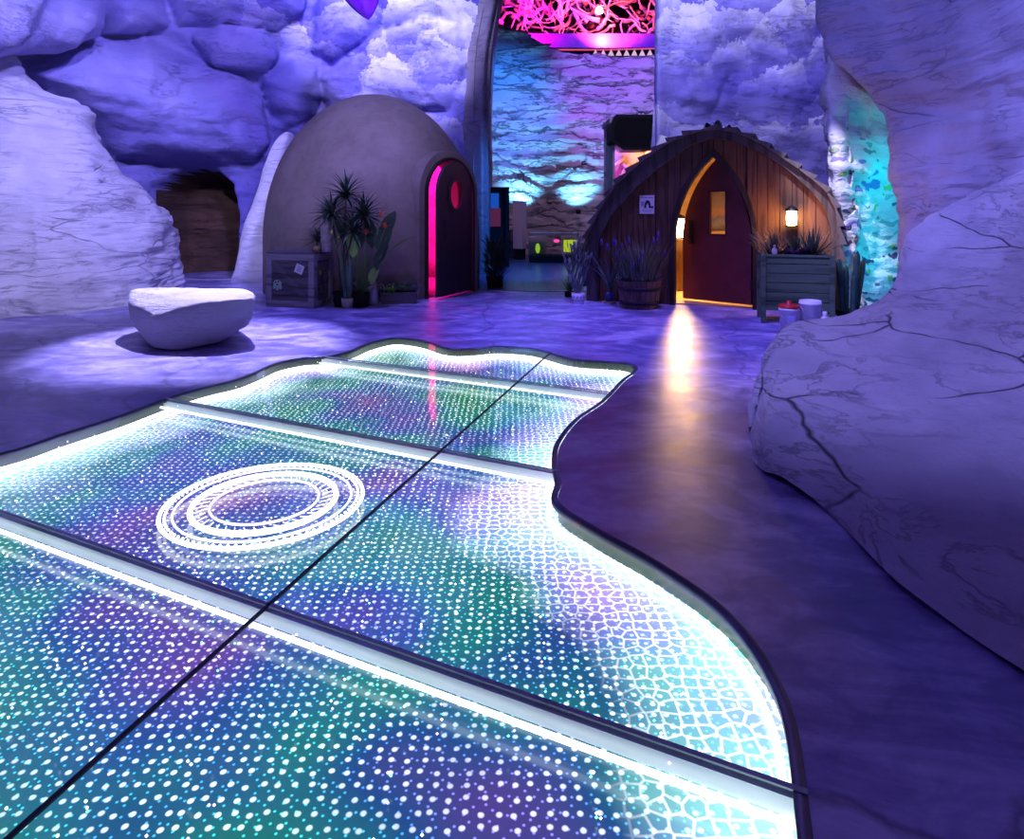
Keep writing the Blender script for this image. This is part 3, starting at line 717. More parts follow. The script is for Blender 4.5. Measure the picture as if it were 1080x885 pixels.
def arch(hw, zs, h, c=0, n=14, z0=0, gothic=0):
    """outline of an arched opening (x,z)"""
    pts = [(c-hw, z0), (c+hw, z0)]
    if gothic:
        cc = (h*h-hw*hw)/(2*hw); R = hw+cc; amax = math.atan2(h, cc)
        pts += [(c-cc+R*math.cos(amax*i/n), zs+R*math.sin(amax*i/n)) for i in range(n+1)]
        pts += [(c+cc-R*math.cos(amax*i/n), zs+R*math.sin(amax*i/n)) for i in range(n-1, -1, -1)]
    else:
        pts += [(c+hw*math.cos(PI*i/(2*n)), zs+h*math.sin(PI*i/(2*n))) for i in range(2*n+1)]
    return pts
def arch_band(m, o_out, o_in, y0, y1):
    n = len(o_out); vs = []
    for y in (y0, y1):
        vs += [(x, y, z) for x, z in o_out]+[(x, y, z) for x, z in o_in]
    k = list(range(1, n))+[0]
    for a, b in zip(k[:-1], k[1:]):
        m_ = [(a, b, n+b, n+a), (2*n+b, 2*n+a, 3*n+a, 3*n+b), (b, a, 2*n+a, 2*n+b), (n+a, n+b, 3*n+b, 3*n+a)]
        m.add(vs, m_) if False else m.f.extend([tuple(i+arch_band.b for i in f) for f in m_]) if False else None
        arch_band.q += m_
    m.add(vs, arch_band.q); arch_band.q = []; return m
arch_band.q = []

# ------------------------------------------------------------------ dome hut
DC = Vector((-2.48, 12.3, 0)); DR, DH, DZ = 1.89, 3.46, .9
dome = thing('dome_hut', DC, 'brown concrete dome hut with an arched black door standing ajar', 'hut', math.radians(54))
def prof(R, H, Z, n=26):
    return [(R, 0), (R, Z*.5)]+[(R*math.cos(t), Z+(H-Z)*math.sin(t)) for t in [PI/2*i/n for i in range(n)]]+[(.002, H)]
po = prof(DR, DH, DZ); pi_ = prof(DR-.10, DH-.10, DZ)
m = MB(); m.lathe(po+pi_[::-1]+[po[0]], 96)
shell = m.build('shell', [M_concrete, M_pinkwall], dome)
HWD = .55
cut = MB(); cut.prism(arch(HWD, 1.66, .55, z0=-.2), -2.6, -.9); co = cut.build('cutter', M_concrete, dome)
bo = shell.modifiers.new('b', 'BOOLEAN'); bo.object = co; bo.operation = 'DIFFERENCE'; bo.solver = 'EXACT'
bpy.context.view_layer.update(); dg = bpy.context.evaluated_depsgraph_get()
nm = bpy.data.meshes.new_from_object(shell.evaluated_get(dg)); shell.modifiers.clear(); shell.data = nm
bpy.data.objects.remove(co)
for p in nm.polygons:
    c = p.center; rr = math.hypot(c.x, c.y)
    zz = max(0, c.z-DZ); p.material_index = 1 if (rr/(DR-.05))**2+(zz/(DH-DZ-.05))**2 < 1 and c.z < DH-.05 else 0
m = MB(); arch_band(m, arch(HWD+.05, 1.66, .60), arch(HWD, 1.66, .55), -1.845, -1.50); m.build('door_frame', M_darkwood, dome, .006)
m = MB(); arch_band(m, arch(HWD+.17, 1.66, .72), arch(HWD+.05, 1.66, .60), -1.80, -1.25); m.build('door_surround', M_concrete, dome)
hinge = Vector((HWD-.01, -1.80, .03))
door = MB(); dpoly = [(x-hinge.x, z) for x, z in arch(HWD-.015, 1.63, .53)]
wc = (-HWD+.02, 1.62)
ring_slab(door, dpoly, [(wc[0]+.185*math.cos(2*PI*i/32), wc[1]+.23*math.sin(2*PI*i/32)) for i in range(32)], wc, -.025, .03)
dd = door.build('door', M_blackdoor, dome, .004); dd.location = hinge; dd.rotation_euler = (0, 0, math.radians(10))
m = MB(); ring_slab(m, [(wc[0]+.25*math.cos(2*PI*i/40), wc[1]+.305*math.sin(2*PI*i/40)) for i in range(40)], [(wc[0]+.185*math.cos(2*PI*i/40), wc[1]+.23*math.sin(2*PI*i/40)) for i in range(40)], wc, -.042, -.024, 40)
m.build('window_frame', M_blackdoor, dd, .005)
m = MB(); m.prism([(wc[0]+.185*math.cos(2*PI*i/32), wc[1]+.23*math.sin(2*PI*i/32)) for i in range(32)], -.004, .004); m.build('window_pane', glass('pink_glass', (1, .75, .85), .05), dd)
m = MB(); m.tube([(-.92, -.03, .88), (-.92, -.075, .90), (-.92, -.075, 1.20), (-.92, -.03, 1.22)], .012); m.build('handle', M_iron, dd)
m = MB(); m.box((0, 0, .012), (1.2, 1.2, .02)); m.lathe([(.001, .025), (1.75, .025), (1.75, 0)], 48); m.build('inner_floor', M_pinkwall, dome)
point('dome_pink_lamp', (.2, .1, 2.3), (1, .02, .48), 190, .2, dome)

# ------------------------------------------------------------------ arched wooden cabin
L0 = Vector((1.14, 10.67)); R0 = Vector((4.36, 9.32)); U = (R0-L0).normalized(); CO = L0+(R0-L0)*.553
CA = math.atan2(U.y, U.x); NO = Vector((U.y, -U.x))      # outward, towards the viewer
cabin = thing('arched_cabin', (CO.x, CO.y, 0), 'arched wooden cabin with a shingled roof and a pointed dark red door ajar', 'cabin', CA)
def onfac(px, py):
    a, c = (px-CX)/F, -(py-HY)/F; t = CO.dot(NO)/(a*NO.x+NO.y); q = Vector((t*a, t))-CO
    return q.dot(U), CH+c*t
outer = [onfac(*p) for p in [(621, 262), (622, 250), (633, 225), (653, 194), (682, 167.5), (710, 149.5), (733, 140.5), (752, 136.5), (774, 140), (797, 149), (828, 169), (854, 187.5), (874, 205), (881, 222), (885, 250)]]
inner = [onfac(*p) for p in [(632, 262), (635, 248), (647, 226), (676, 194), (705, 170.5), (728, 154), (751, 146), (774, 149.5), (802, 160.5), (828, 177), (854, 200), (869, 218), (876, 240)]]
outer = [(outer[0][0]-.01, 0)]+outer+[(outer[-1][0]+.02, 0)]; inner = [(inner[0][0]-.01, 0)]+inner+[(inner[-1][0]+.02, 0)]
def resamp(pl, n):
    a = np.array(pl); s = np.r_[0, np.cumsum(np.hypot(*np.diff(a, axis=0).T))]; t = np.linspace(0, s[-1], n)
    return [(float(np.interp(q, s, a[:, 0])), float(np.interp(q, s, a[:, 1]))) for q in t]
ni = np.array(inner)
def roofz(u):
    k = int(np.argmax(ni[:, 1])); 
    if u < ni[k, 0]: return float(np.interp(u, ni[:k+1, 0], ni[:k+1, 1]))
    return float(np.interp(-u, -ni[k:, 0][::-1], ni[k:, 1][::-1]))
GH, GS, GT = .545, .95, 1.23
cc_ = (GT*GT-GH*GH)/(2*GH)
def doorz(u):
    if abs(u) >= GH: return 0
    return GS+math.sqrt(max(0, (GH+cc_)**2-(abs(u)+cc_)**2))
m = MB(); u = inner[0][0]+.02; rnd = random.Random(5)
edges = []
while u < inner[-1][0]-.03:
    w_ = rnd.choice((.14, .16, .18)); edges.append((u, min(u+w_, inner[-1][0]-.02))); u += w_
for (a, b) in edges:
    brk = sorted(set([a+.004, b-.004]+[x for x in (-GH, GH, 0) if a+.005 < x < b-.005]+list(np.linspace(a+.004, b-.004, 7))))
    yo = rnd.uniform(-.008, .008)
    for x0, x1 in zip(brk[:-1], brk[1:]):
        mx = (x0+x1)/2; ins_ = abs(mx) < GH
        z0 = [doorz(x0*.9999+mx*.0001) if ins_ else 0, doorz(x1*.9999+mx*.0001) if ins_ else 0]; z1 = [max(roofz(x0)+.03, z0[0]+.01), max(roofz(x1)+.03, z0[1]+.01)]
        vs = [(x0, yo, z0[0]), (x1, yo, z0[1]), (x1, yo, z1[1]), (x0, yo, z1[0]), (x0, .09, z0[0]), (x1, .09, z0[1]), (x1, .09, z1[1]), (x0, .09, z1[0])]
        m.add(vs, [(0, 1, 2, 3), (7, 6, 5, 4), (0, 4, 5, 1), (3, 2, 6, 7), (0, 3, 7, 4), (1, 5, 6, 2)])
for x in sorted(set(a for a, b in edges)):
    if abs(x) > GH+.03: zt = 0
    elif abs(x) < GH-.02: zt = doorz(x)+.03
    else: continue
    if roofz(x) > zt+.05: m.box((x, .075, (zt+roofz(x)+.02)/2), (.05, .03, roofz(x)+.02-zt))
m.build('facade', M_plank, cabin)
m = MB(); ro, ri = resamp(outer, 60), resamp(inner, 60)
vs = []
for y in (-.10, 2.3): vs += [(x, y, z) for x, z in ro]+[(x, y, z) for x, z in ri]
fs = []
for k in range(59):
    fs += [(k, k+1, 61+k, 60+k), (120+k+1, 120+k, 180+k, 181+k), (k+1, k, 120+k, 121+k), (60+k, 61+k, 181+k, 180+k)]
m.add(vs, fs); m.build('roof', M_shingle, cabin)
# shingles along the arch: overlapping boards whose ends show at the front
m = MB(); rs = resamp(outer, 30)
for k in range(1, 28):
    (x0, z0), (x1, z1) = rs[k], rs[k+1]
    if z0 < 1.0 and z1 < 1.0 and k < 4: pass
    dx, dz = x1-x0, z1-z0; L = math.hypot(dx, dz); nx, nz = -dz/L, dx/L
    if nz < -.2: nx, nz = -nx, -nz
    left = (k < 14)
    la, lb = (.085, .01) if left else (.01, .085)
    q = [(x0+nx*.0-dx*.08, z0-dz*.08), (x1+dx*.08, z1+dz*.08), (x1+dx*.08+nx*lb, z1+dz*.08+nz*lb), (x0-dx*.08+nx*la, z0-dz*.08+nz*la)]
    for j in range(6):
        y0 = -.17+rnd.uniform(-.02, .02) if j == 0 else -.13+j*.405; m.prism(q, y0, -.13+(j+1)*.405-.01)
m.build('shingles', wood('weathered_shingle', (.085, .07, .07), (.20, .165, .16), grain=8), cabin)
m = MB(); m.prism(ri, 2.2, 2.3); m.build('rear_wall', M_warmwall, cabin)
m = MB(); m.box(((outer[0][0]+outer[-1][0])/2, 1.15, .01), (outer[-1][0]-outer[0][0]-.1, 2.2, .02)); m.build('inner_floor', M_warmwall, cabin)
m = MB()
gi = arch(GH, GS, GT, gothic=1); go = arch(GH+.075, GS, GT+.11, gothic=1)
arch_band(m, go, gi, -.045, .14); m.build('door_frame', M_darkwood, cabin, .006)
hin = Vector((GH-.01, .05, .055)); dpoly = [(x-hin.x, z) for x, z in arch(GH-.012, GS-.05, GT-.03, gothic=1)]
wq = (-GH+.03, 1.31); win = [(wq[0]-.115, wq[1]-.31), (wq[0]+.125, wq[1]-.31), (wq[0]+.125, wq[1]+.31), (wq[0]-.115, wq[1]+.31)]
dm = MB(); ring_slab(dm, dpoly, win, wq, -.03, .03)
cd = dm.build('door', M_reddoor, cabin); cd.location = hin; cd.rotation_euler = (0, 0, math.radians(-19))
m = MB(); ring_slab(m, [(wq[0]+(x-wq[0])*1.13, wq[1]+(z-wq[1])*1.05) for x, z in win], win, wq, -.04, -.029, 8); m.build('window_frame', M_darkwood, cd)
m = MB(); m.prism(win, -.004, .004); m.build('window_pane', glass('door_glass', (1, .92, .85), .04), cd)
m = MB(); m.box((-.93, -.037, 1.02), (.07, .012, .36)); m.tube([(-.93, -.045, .90), (-.93, -.09, .92), (-.93, -.09, 1.12), (-.93, -.045, 1.14)], .010); m.build('handle', M_iron, cd)
for z in (.35, 1.0):
    m = MB(); m.box((GH-.005, -.05, z), (.05, .02, .16)); m.build('hinge', M_iron, cabin)
# furnishings seen through the gap and the door window
sh = thing('wooden_counter', (CO+U*-.25-NO*1.75).to_3d(), 'low wooden counter glimpsed inside the cabin through the open door', 'counter', CA)
m = MB(); m.box((0, 0, .45), (1.3, .45, .86)); m.build('cabinet', wood('counter_wood', (.15, .08, .04), (.3, .17, .08)), sh, .01)
m = MB(); m.box((0, 0, .90), (1.4, .5, .04)); m.build('worktop', wood('counter_top_wood', (.3, .18, .09), (.5, .32, .17), dirz=False), sh, .006)
pc = P(757, 222, 1); pd = Vector((pc.x, 1.0)); tt = (CO-NO*2.17).dot(NO)/pd.dot(NO); pq = pd*tt
t = thing('framed_picture', (pq.x, pq.y, CH+(pc.z-CH)*tt), 'framed picture on the cabin rear wall seen through the door window', 'picture', CA)
m = MB(); ring_slab(m, [(-.22, -.36), (.22, -.36), (.22, .36), (-.22, .36)], [(-.19, -.33), (.19, -.33), (.19, .33), (-.19, .33)], (0, 0), -.02, .01, 8); m.build('frame', M_darkwood, t)
def picture_mat():
    k = NT('dusk_painting'); c = k.coord((1, 1, 1)); z = k.n('SeparateXYZ', i_0=c).outputs[2]
    f = k.math('ADD', k.math('ADD', z, k.math('MULTIPLY', k.noise(c, 6, 5), .35)), .30)
    return k.bsdf(k.ramp(f, [(.12, (.03, .015, .01)), (.26, (.10, .09, .16)), (.36, (.04, .05, .14)), (.46, (.20, .08, .03)), (.50, (.10, .07, .10)), (.80, (.05, .03, .05))]), .6)
m = MB(); m.box((0, 0, 0), (.38, .01, .66)); m.build('canvas', picture_mat(), t)
def lantern(name, loc, rz, label, power, st, hgt=.25, wd=.16, flat=False):
    t = thing(name, loc, label, 'lantern', rz)
    m = MB(); m.lathe([(.001, 0), (wd*.52, 0), (wd*.52, .02), (.001, .02)], 20); m.build('base', M_iron, t)
    m = MB(); m.lathe([(.001, .021), (wd*.40, .021), (wd*.44, hgt*.5), (wd*.40, hgt-.03), (.001, hgt-.03)], 24); m.build('glowing_shade', emit('warm_lamp', (1, .62, .24), st), t)
    m = MB(); m.lathe([(wd*.56, hgt-.029), (wd*.5, hgt), (wd*.2, hgt+.035), (.001, hgt+.04)], 20); m.lathe([(.001, hgt-.029), (wd*.56, hgt-.029)], 20); m.build('cap', M_iron, t)
    m = MB()
    for i in range(4):
        q = PI/4+PI/2*i; x, y = wd*.5*math.cos(q), wd*.5*math.sin(q); m.tube([(x, y, .01), (x, y, hgt-.02)], .006, 6)
    m.build('cage', M_iron, t)
    return t
lu, lz = onfac(835, 239)
lp = CO+U*lu+NO*.13
lt = lantern('wall_lantern', (lp.x, lp.y, lz), CA, 'glowing wall lantern on the cabin planks above the planter box', 30, 22)
m = MB(); m.box((0, .10, .14), (.07, .04, .12)); m.tube([(0, .1, .2), (0, .04, .30), (0, 0, .285)], .008, 6); m.build('bracket', M_iron, lt)
point('wall_lantern_lamp', (0, -.14, .12), (1, .40, .09), 22, .07, lt)
g = P(717, 262, 11.3)
lt2 = lantern('interior_lantern', (g.x, g.y, .925), CA, 'bright lantern shining through the gap beside the red door', 30, 40, .36, .17)
point('interior_lantern_lamp', (0, -.16, .2), (1, .58, .20), 200, .05, lt2)
point('cabin_ceiling_lamp', (.35, 1.2, 2.1), (1, .48, .15), 30, .1, cabin)

# poster on the cabin
pu, pz = onfac(682.5, 225.5); pp = CO+U*pu+NO*.015
po_ = thing('poster', (pp.x, pp.y, pz), 'small white notice with a dark arch drawing pinned left of the cabin door', 'poster', CA)
m = MB(); m.box((0, 0, .14), (.22, .008, .28)); m.build('sheet', M_paper, po_)
m = MB()
arch_pts_o = [(.012+.045*math.cos(PI*i/10), .13+.075*math.sin(PI*i/10)) for i in range(11)]
m.prism([(.057, .085)]+arch_pts_o+[(-.045, .085), (-.012, .085), (-.012, .12), (.012, .165), (.030, .12), (.030, .085)], -.0065, -.004)
m.box((.075, -.005, .10), (.045, .003, .03)); m.build('arch_drawing', M_ink, po_)
m = MB()
for x, ww in ((-.07, .04), (-.015, .05), (.055, .07)): m.box((x, -.005, .245), (ww, .003, .014))
m.box((-.065, -.005, .15), (.05, .003, .07)); m.box((0, -.005, .055), (.16, .003, .006)); m.box((0, -.005, .035), (.12, .003, .006)); m.build('print', M_greyink, po_)

# ------------------------------------------------------------------ plants and pots
def rosette(m, c, n, L, W, tilt0=.2, tilt1=1.3, bend=.5, rnd=random, mi=0, shape='blade', k=6, fold=.25):
    for i in range(n):
        t = i/max(1, n-1); m.leaf(c, i*2.39996+rnd.uniform(-.2, .2), tilt0+(tilt1-tilt0)*t+rnd.uniform(-.08, .08), L*rnd.uniform(.8, 1.08), W, bend*rnd.uniform(.7, 1.3), k, fold, mi, shape)
rnd = random.Random(11)
# crate
CRD = 1080/(325.5-HY); CRP = P(331, 325.5, CRD)
crz = math.radians(-14)
crate = thing('wooden_crate', (CRP.x, CRP.y, 0), 'dark braced wooden crate with stickers beside the dome hut', 'crate', crz)
CW, CD_, CHh = .78, .56, .80
m = MB()
for i in range(5):
    z = .02+i*.155; m.box((-CW/2, .03, z+.075), (CW-.04, .02, .148)); m.box((-.03, CD_/2, z+.075), (.02, CD_-.04, .148)); m.box((-CW+.03, CD_/2, z+.075), (.02, CD_-.04, .148)); m.box((-CW/2, CD_-.03, z+.075), (CW-.04, .02, .148))
m.build('side_boards', M_crate, crate, .004)
m = MB()
for i in range(4): m.box((-CW/2, CD_*(i+.5)/4, CHh-.012), (CW, CD_/4-.006, .024))
m.build('top_boards', M_crate, crate, .004)
m = MB()
for y in (.0125, CD_-.0125):
    for x in (-.045, -CW+.045): m.box((x, y, CHh/2-.013), (.09, .025, CHh-.03))
    for z in (.05, CHh-.075): m.box((-CW/2, y, z), (CW-.18, .025, .09))
for x in (-.0125, -CW+.0125):
    for y in (.066, CD_-.066): m.box((x, y, CHh/2-.013), (.025, .08, CHh-.03))
    for z in (.05, CHh-.075): m.box((x, CD_/2, z), (.025, CD_-.21, .09))
m.build('frame', wood('crate_frame_wood', (.12, .11, .13), (.33, .31, .34), grain=9, dirz=False), crate, .004)
m = MB(); a = Vector((-CW+.10, 0, CHh-.13)); b = Vector((-.10, 0, .10)); dv = b-a; L = dv.length
m.box((0, .0135, 0), (L, .02, .085), Matrix.Translation((a+b)/2) @ Matrix.Rotation(-math.atan2(dv.z, dv.x), 4, 'Y')); m.build('brace', M_crate, crate, .003)
Mst = Matrix.Translation((-.24, .012, .56)) @ Matrix.Rotation(math.radians(22), 4, 'Y')
m = MB(); m.box((0, 0, 0), (.13, .006, .13), Mst); st_ = m.build('sticker', M_paper, crate, label='white square sticker tilted on the front')
m = MB()
for z in (.03, .01, -.01, -.03): m.box((0, -.0045, z), (.07, .003, .009), Mst)
m.build('sticker_print', M_greyink, st_)
m = MB(); m.ball((-.60, .018, .34), .07, 16, 8, (1, .08, .75)); 
for x, z in ((-.655, .29), (-.60, .275), (-.55, .29)): m.ball((x, .018, z), .026, 10, 6, (1, .2, 1.3))
pm = m.build('painted_mark', plain('pale_green_paint', (.28, .45, .33), .8), crate, label='pale green painted mark')
m = MB()
for x, z in ((-.625, .36), (-.58, .37), (-.60, .325)): m.ball((x, .012, z), .014, 8, 5, (1, .25, 1))
m.build('dark_spots', M_ink, pm)
m = MB(); m.ball((.006, .17, .50), .035, 12, 6, (.12, 1, 1)); m.build('yellow_mark', plain('yellow_paint', (.4, .36, .06), .8), crate)

def pot(m, r0, r1, h, wall=.012, n=28):
    m.lathe([(.001, 0), (r0, 0), (r1, h), (r1-wall, h), (r1-wall*1.3, h*.85), (.001, h*.85)], n)
# spiky plant on the crate
q = P(334, 264, 10.0); 
t = thing('potted_yucca', (q.x, q.y, CHh), 'small spiky plant in a low clay pot on the crate', 'plant')
m = MB(); pot(m, .06, .08, .09); m.build('pot', M_clay, t)
m = MB(); m.tube([(0, 0, .05), (.01, 0, .16)], .015); rosette(m, (.01, 0, .15), 34, .30, .028, .1, 1.7, .5, rnd); m.build('leaves', G_dark, t)
# tall weathered vase with snake plant
q = P(343, 266, 9.95)
t = thing('tall_vase_plant', (q.x+.02, q.y, CHh), 'tall weathered pale vase of upright leaves on the crate', 'plant')
m = MB(); m.lathe([(.001, 0), (.075, 0), (.082, .2), (.085, .47), (.07, .48), (.07, .44), (.001, .44)], 28); m.build('vase', M_dirtpot, t)
m = MB()
for i in range(18): m.leaf((rnd.uniform(-.04, .04), rnd.uniform(-.04, .04), .43), rnd.uniform(0, 2*PI), rnd.uniform(.02, .35), rnd.uniform(.25, .42), .045, rnd.uniform(-.1, .3), 6, .3)
m.build('leaves', G_blue, t)
# dracaena with several heads, behind
q = G(368, 318.5)
t = thing('dracaena', (q.x, 9.98, 0), 'tall branching plant with spiky dark heads in front of the dome', 'plant')
m = MB(); pot(m, .10, .13, .22); m.build('pot', M_black, t)
heads = [P(365, 207, 10.0), P(384, 228, 9.92), P(350, 228, 9.95), P(372, 245, 9.85)]
m = MB(); b0 = Vector((0, 0, .18)); loc = Vector((q.x, 9.98, 0))
for h in heads:
    h2 = h-loc; m.tube([b0, b0*.4+h2*.4+Vector((0, 0, .15)), h2], [.022, .018, .012], 8)
m.build('stems', plain('brown_stem', (.10, .07, .05), .9), t)
m = MB()
for h in heads: rosette(m, h-loc, 56, .42, .042, .05, 2.0, .7, rnd)
m.build('leaves', G_dark, t)
# bird of paradise
q = G(384, 319)
t = thing('bird_of_paradise', (q.x+.04, 9.95, 0), 'broad leaved plant with orange flowers before the dome', 'plant'); loc = Vector((q.x+.04, 9.95, 0))
m = MB(); pot(m, .11, .14, .2); m.build('pot', M_black, t)
m = MB(); l1 = MB(); l2 = MB()
for (px, py, L, W, tl, az, br) in ((403, 268, .44, .20, .15, 0, 0), (372, 272, .38, .15, .1, 2.9, 1), (386, 285, .30, .15, -.1, 1.6, 1), (392, 262, .40, .18, .2, 2.5, 0), (412, 264, .36, .085, .95, 0, 1), (393, 300, .26, .12, .2, .3, 1), (380, 262, .40, .14, .25, 3.0, 0), (398, 285, .35, .16, .3, .5, 0), (376, 252, .40, .13, .15, 1.2, 0), (408, 250, .34, .16, .25, -.4, 0), (366, 262, .38, .12, .3, 3.4, 0)):
    e_ = P(px, py, 9.9)-loc; s0 = Vector((rnd.uniform(-.04, .04), rnd.uniform(-.04, .04), .17))
    m.tube([s0, s0*.5+e_*.5+Vector((0, 0, .04)), e_], [.010, .009, .006], 6)
    (l2 if br else l1).leaf(e_, az, tl, L*1.2, W*1.25, .25, 9, .18, 0, 'oval', twist=PI/2*.8 if abs(tl) < .5 else .4)
m.build('stalks', G_mid, t); l1.build('leaves', G_dark, t); l2.build('young_leaves', G_bright, t)
m = MB()
for px, py in ((402, 229), (406, 241), (386, 248)):
    e_ = P(px, py, 9.85)-loc; s0 = Vector((0, 0, .17)); m.tube([s0, s0*.5+e_*.5+Vector((.02, 0, .03)), e_], .006, 6)
    fm = MB(); ym = MB()
    for i in range(6): fm.leaf(e_, i*1.05, .9-.25*(i % 3), .12, .03, .3, 4, .2)
    ym.leaf(e_, PI, 1.5, .14, .03, 0, 4, .3); fo = fm.build('flower', M_orange, t); ym.build('flower_beak', M_lav, fo)
m.build('flower_stalks', G_mid, t)
# narrow upright plant in small pot
q = G(366.5, 324.5)
t = thing('upright_snake_plant', (q.x, q.y, 0), 'tall upright blue green blades in a small pale pot beside the crate', 'plant')
m = MB(); m.lathe([(.001, 0), (.075, 0), (.085, .14), (.073, .14), (.07, .12), (.001, .12)], 28); m.build('pot', M_dirtpot, t)
m = MB()
for i in range(30): m.leaf((rnd.uniform(-.05, .05), rnd.uniform(-.05, .05), .11), rnd.uniform(0, 2*PI), rnd.uniform(.0, .22), rnd.uniform(.45, .78), .032, rnd.uniform(-.1, .25), 7, .3)
m.build('leaves', G_blue, t)
m = MB()
for px, py in ((350, 245), (357, 249)):
    e_ = P(px, py, q.y)-Vector((q.x, q.y, 0)); m.ball(e_, .025, 8, 5, (.6, .6, 1.4))
m.build('buds', M_yellow, t)
m2 = MB()
for px, py in ((350, 245), (357, 249)):
    e_ = P(px, py, q.y)-Vector((q.x, q.y, 0)); m2.tube([(0, 0, .12), Vector((-.05, 0, .5)), e_], .006, 6)
m2.build('bud_stalks', G_mid, t)
# watering can
q = G(391.5, 320.5)
t = thing('watering_can', (q.x, q.y, 0), 'galvanised watering can on the floor between pots by the dome', 'watering can')
m = MB(); m.lathe([(.001, 0), (.115, 0), (.125, .03), (.11, .22), (.085, .30), (.07, .30), (.095, .2), (.11, .02), (.001, .02)], 32); m.build('body', M_tin, t)
m = MB(); m.tube([(-.10, -.02, .07), (-.17, -.03, .17), (-.235, -.04, .29)], [.03, .022, .016]); m.build('spout', M_tin, t)
m = MB(); m.lathe([(.02, 0), (.045, .05), (.001, .055)], 20); ro_ = m.build('rose', M_tin, t); ro_.location = (-.235, -.04, .28); ro_.rotation_euler = (0, -.6, 0)
m = MB(); m.tube([(.08, 0, .27), (.16, 0, .30), (.20, 0, .22), (.18, 0, .12), (.12, 0, .06)], .01); m.tube([(-.07, 0, .29), (-.03, 0, .37), (.04, 0, .37), (.075, 0, .29)], .009); m.build('handle', M_tin, t)
# trough of succulents
q = G(421, 319.5)
t = thing('succulent_trough', (q.x, q.y, 0), 'dark wooden trough full of succulents left of the dome door', 'planter', math.radians(6))
m = MB()
for y in (-.11, .11): m.box((0, y, .085), (.52, .02, .17))
for x in (-.25, .25): m.box((x, 0, .085), (.02, .2, .17))
m.box((0, 0, .02), (.48, .2, .02)); m.build('box', M_crate, t, .004)
m = MB(); m.box((0, 0, .075), (.478, .198, .13)); m.build('soil', M_soil, t)
for i in range(14):
    m = MB(); x, y = -.21+.42*(i % 7)/6+rnd.uniform(-.02, .02), -.05+.1*(i//7); r = rnd.uniform(.08, .125)
    rosette(m, (x, y, .16+rnd.uniform(0, .06)), 16, r, r*.45, .15, 1.4, -.5, rnd, 0, 'oval', 4, .3); m.build('succulent', rnd.choice((G_blue, G_bright, G_mid, G_grey)), t)
m = MB(); rosette(m, (-.06, .06, .14), 22, .20, .03, .05, 1.1, .3, rnd); m.build('aloe', G_dark, t)

# left of the cabin: branching cactus in a lattice pot
q = G(610, 320)
t = thing('pencil_cactus', (q.x, q.y, 0), 'branching grey green cactus in a white lattice pot at the cabin corner', 'plant')
m = MB(); m.lathe([(.001, 0), (.085, 0), (.105, .16), (.093, .16), (.085, .13), (.001, .13)], 28); pb = m.build('pot', M_white, t)
m = MB()
for ring, z in enumerate((.05, .105)):
    for i in range(12):
        a = 2*PI*(i+.5*ring)/12; r = .0875+.02*(z/.16); Mx = Matrix.Translation((r*math.cos(a), r*math.sin(a), z)) @ Matrix.Rotation(a, 4, 'Z'); m.box((0, 0, 0), (.006, .026, .026), Mx)
m.build('lattice_holes', M_greyink, pb)
m = MB()
def branch(p, d, L, r, lev):
    q_ = p+d*L; mid = (p+q_)/2+Vector((rnd.uniform(-.02, .02), rnd.uniform(-.02, .02), .02)); m.tube([p, mid, q_], [r, r*1.1, r*.8], 7)
    if lev > 0:
        for s in range(rnd.choice((2, 3))):
            d2 = (d*.35+Vector((rnd.uniform(-.5, .5), rnd.uniform(-.4, .4), .8))).normalized(); branch(p+(q_-p)*rnd.uniform(.45, .95), d2, L*rnd.uniform(.65, .95), r*.85, lev-1)
for i in range(5): branch(Vector((rnd.uniform(-.03, .03), rnd.uniform(-.03, .03), .12)), Vector((rnd.uniform(-.45, .45), rnd.uniform(-.3, .3), 1)).normalized(), rnd.uniform(.28, .42), .020, 2)
m.build('stems', G_grey, t)
m = MB()
for i in range(60):
    m.leaf((rnd.uniform(-.16, .16), rnd.uniform(-.1, .1), rnd.uniform(.5, .85)), rnd.uniform(0, 2*PI), rnd.uniform(0, .5), rnd.uniform(.12, .3), .016, .2, 4, .2)
m.build('leaf_sprays', G_olive, t)
q = G(601, 313)
t = thing('grass_clump', (q.x, q.y, 0), 'low green grass tuft behind the white lattice pot', 'plant')
m = MB(); pot(m, .08, .09, .08); m.build('pot', M_black, t)
m = MB(); rosette(m, (0, 0, .06), 80, .34, .012, .02, 1.0, .6, rnd); m.build('blades', G_mid, t)
q = G(643, 319.5)
t = thing('blue_pot_plant', (q.x, q.y, 0), 'arching strappy leaves in a dark blue pot by the half barrel', 'plant')
m = MB(); m.lathe([(.001, 0), (.095, 0), (.10, .025), (.001, .025)], 28); m.build('saucer', M_clay, t)
m = MB(); m.lathe([(.001, .026), (.06, .026), (.078, .16), (.068, .16), (.06, .14), (.001, .14)], 28); m.build('pot', M_bluepot, t)
m = MB()
for i in range(9): m.leaf((0, 0, .13), 2.2+i*.55+rnd.uniform(-.2, .2), rnd.uniform(.1, .4), rnd.uniform(.5, .85), .05, rnd.uniform(.5, 1.3), 9, .2)
m.build('leaves', G_blue, t)
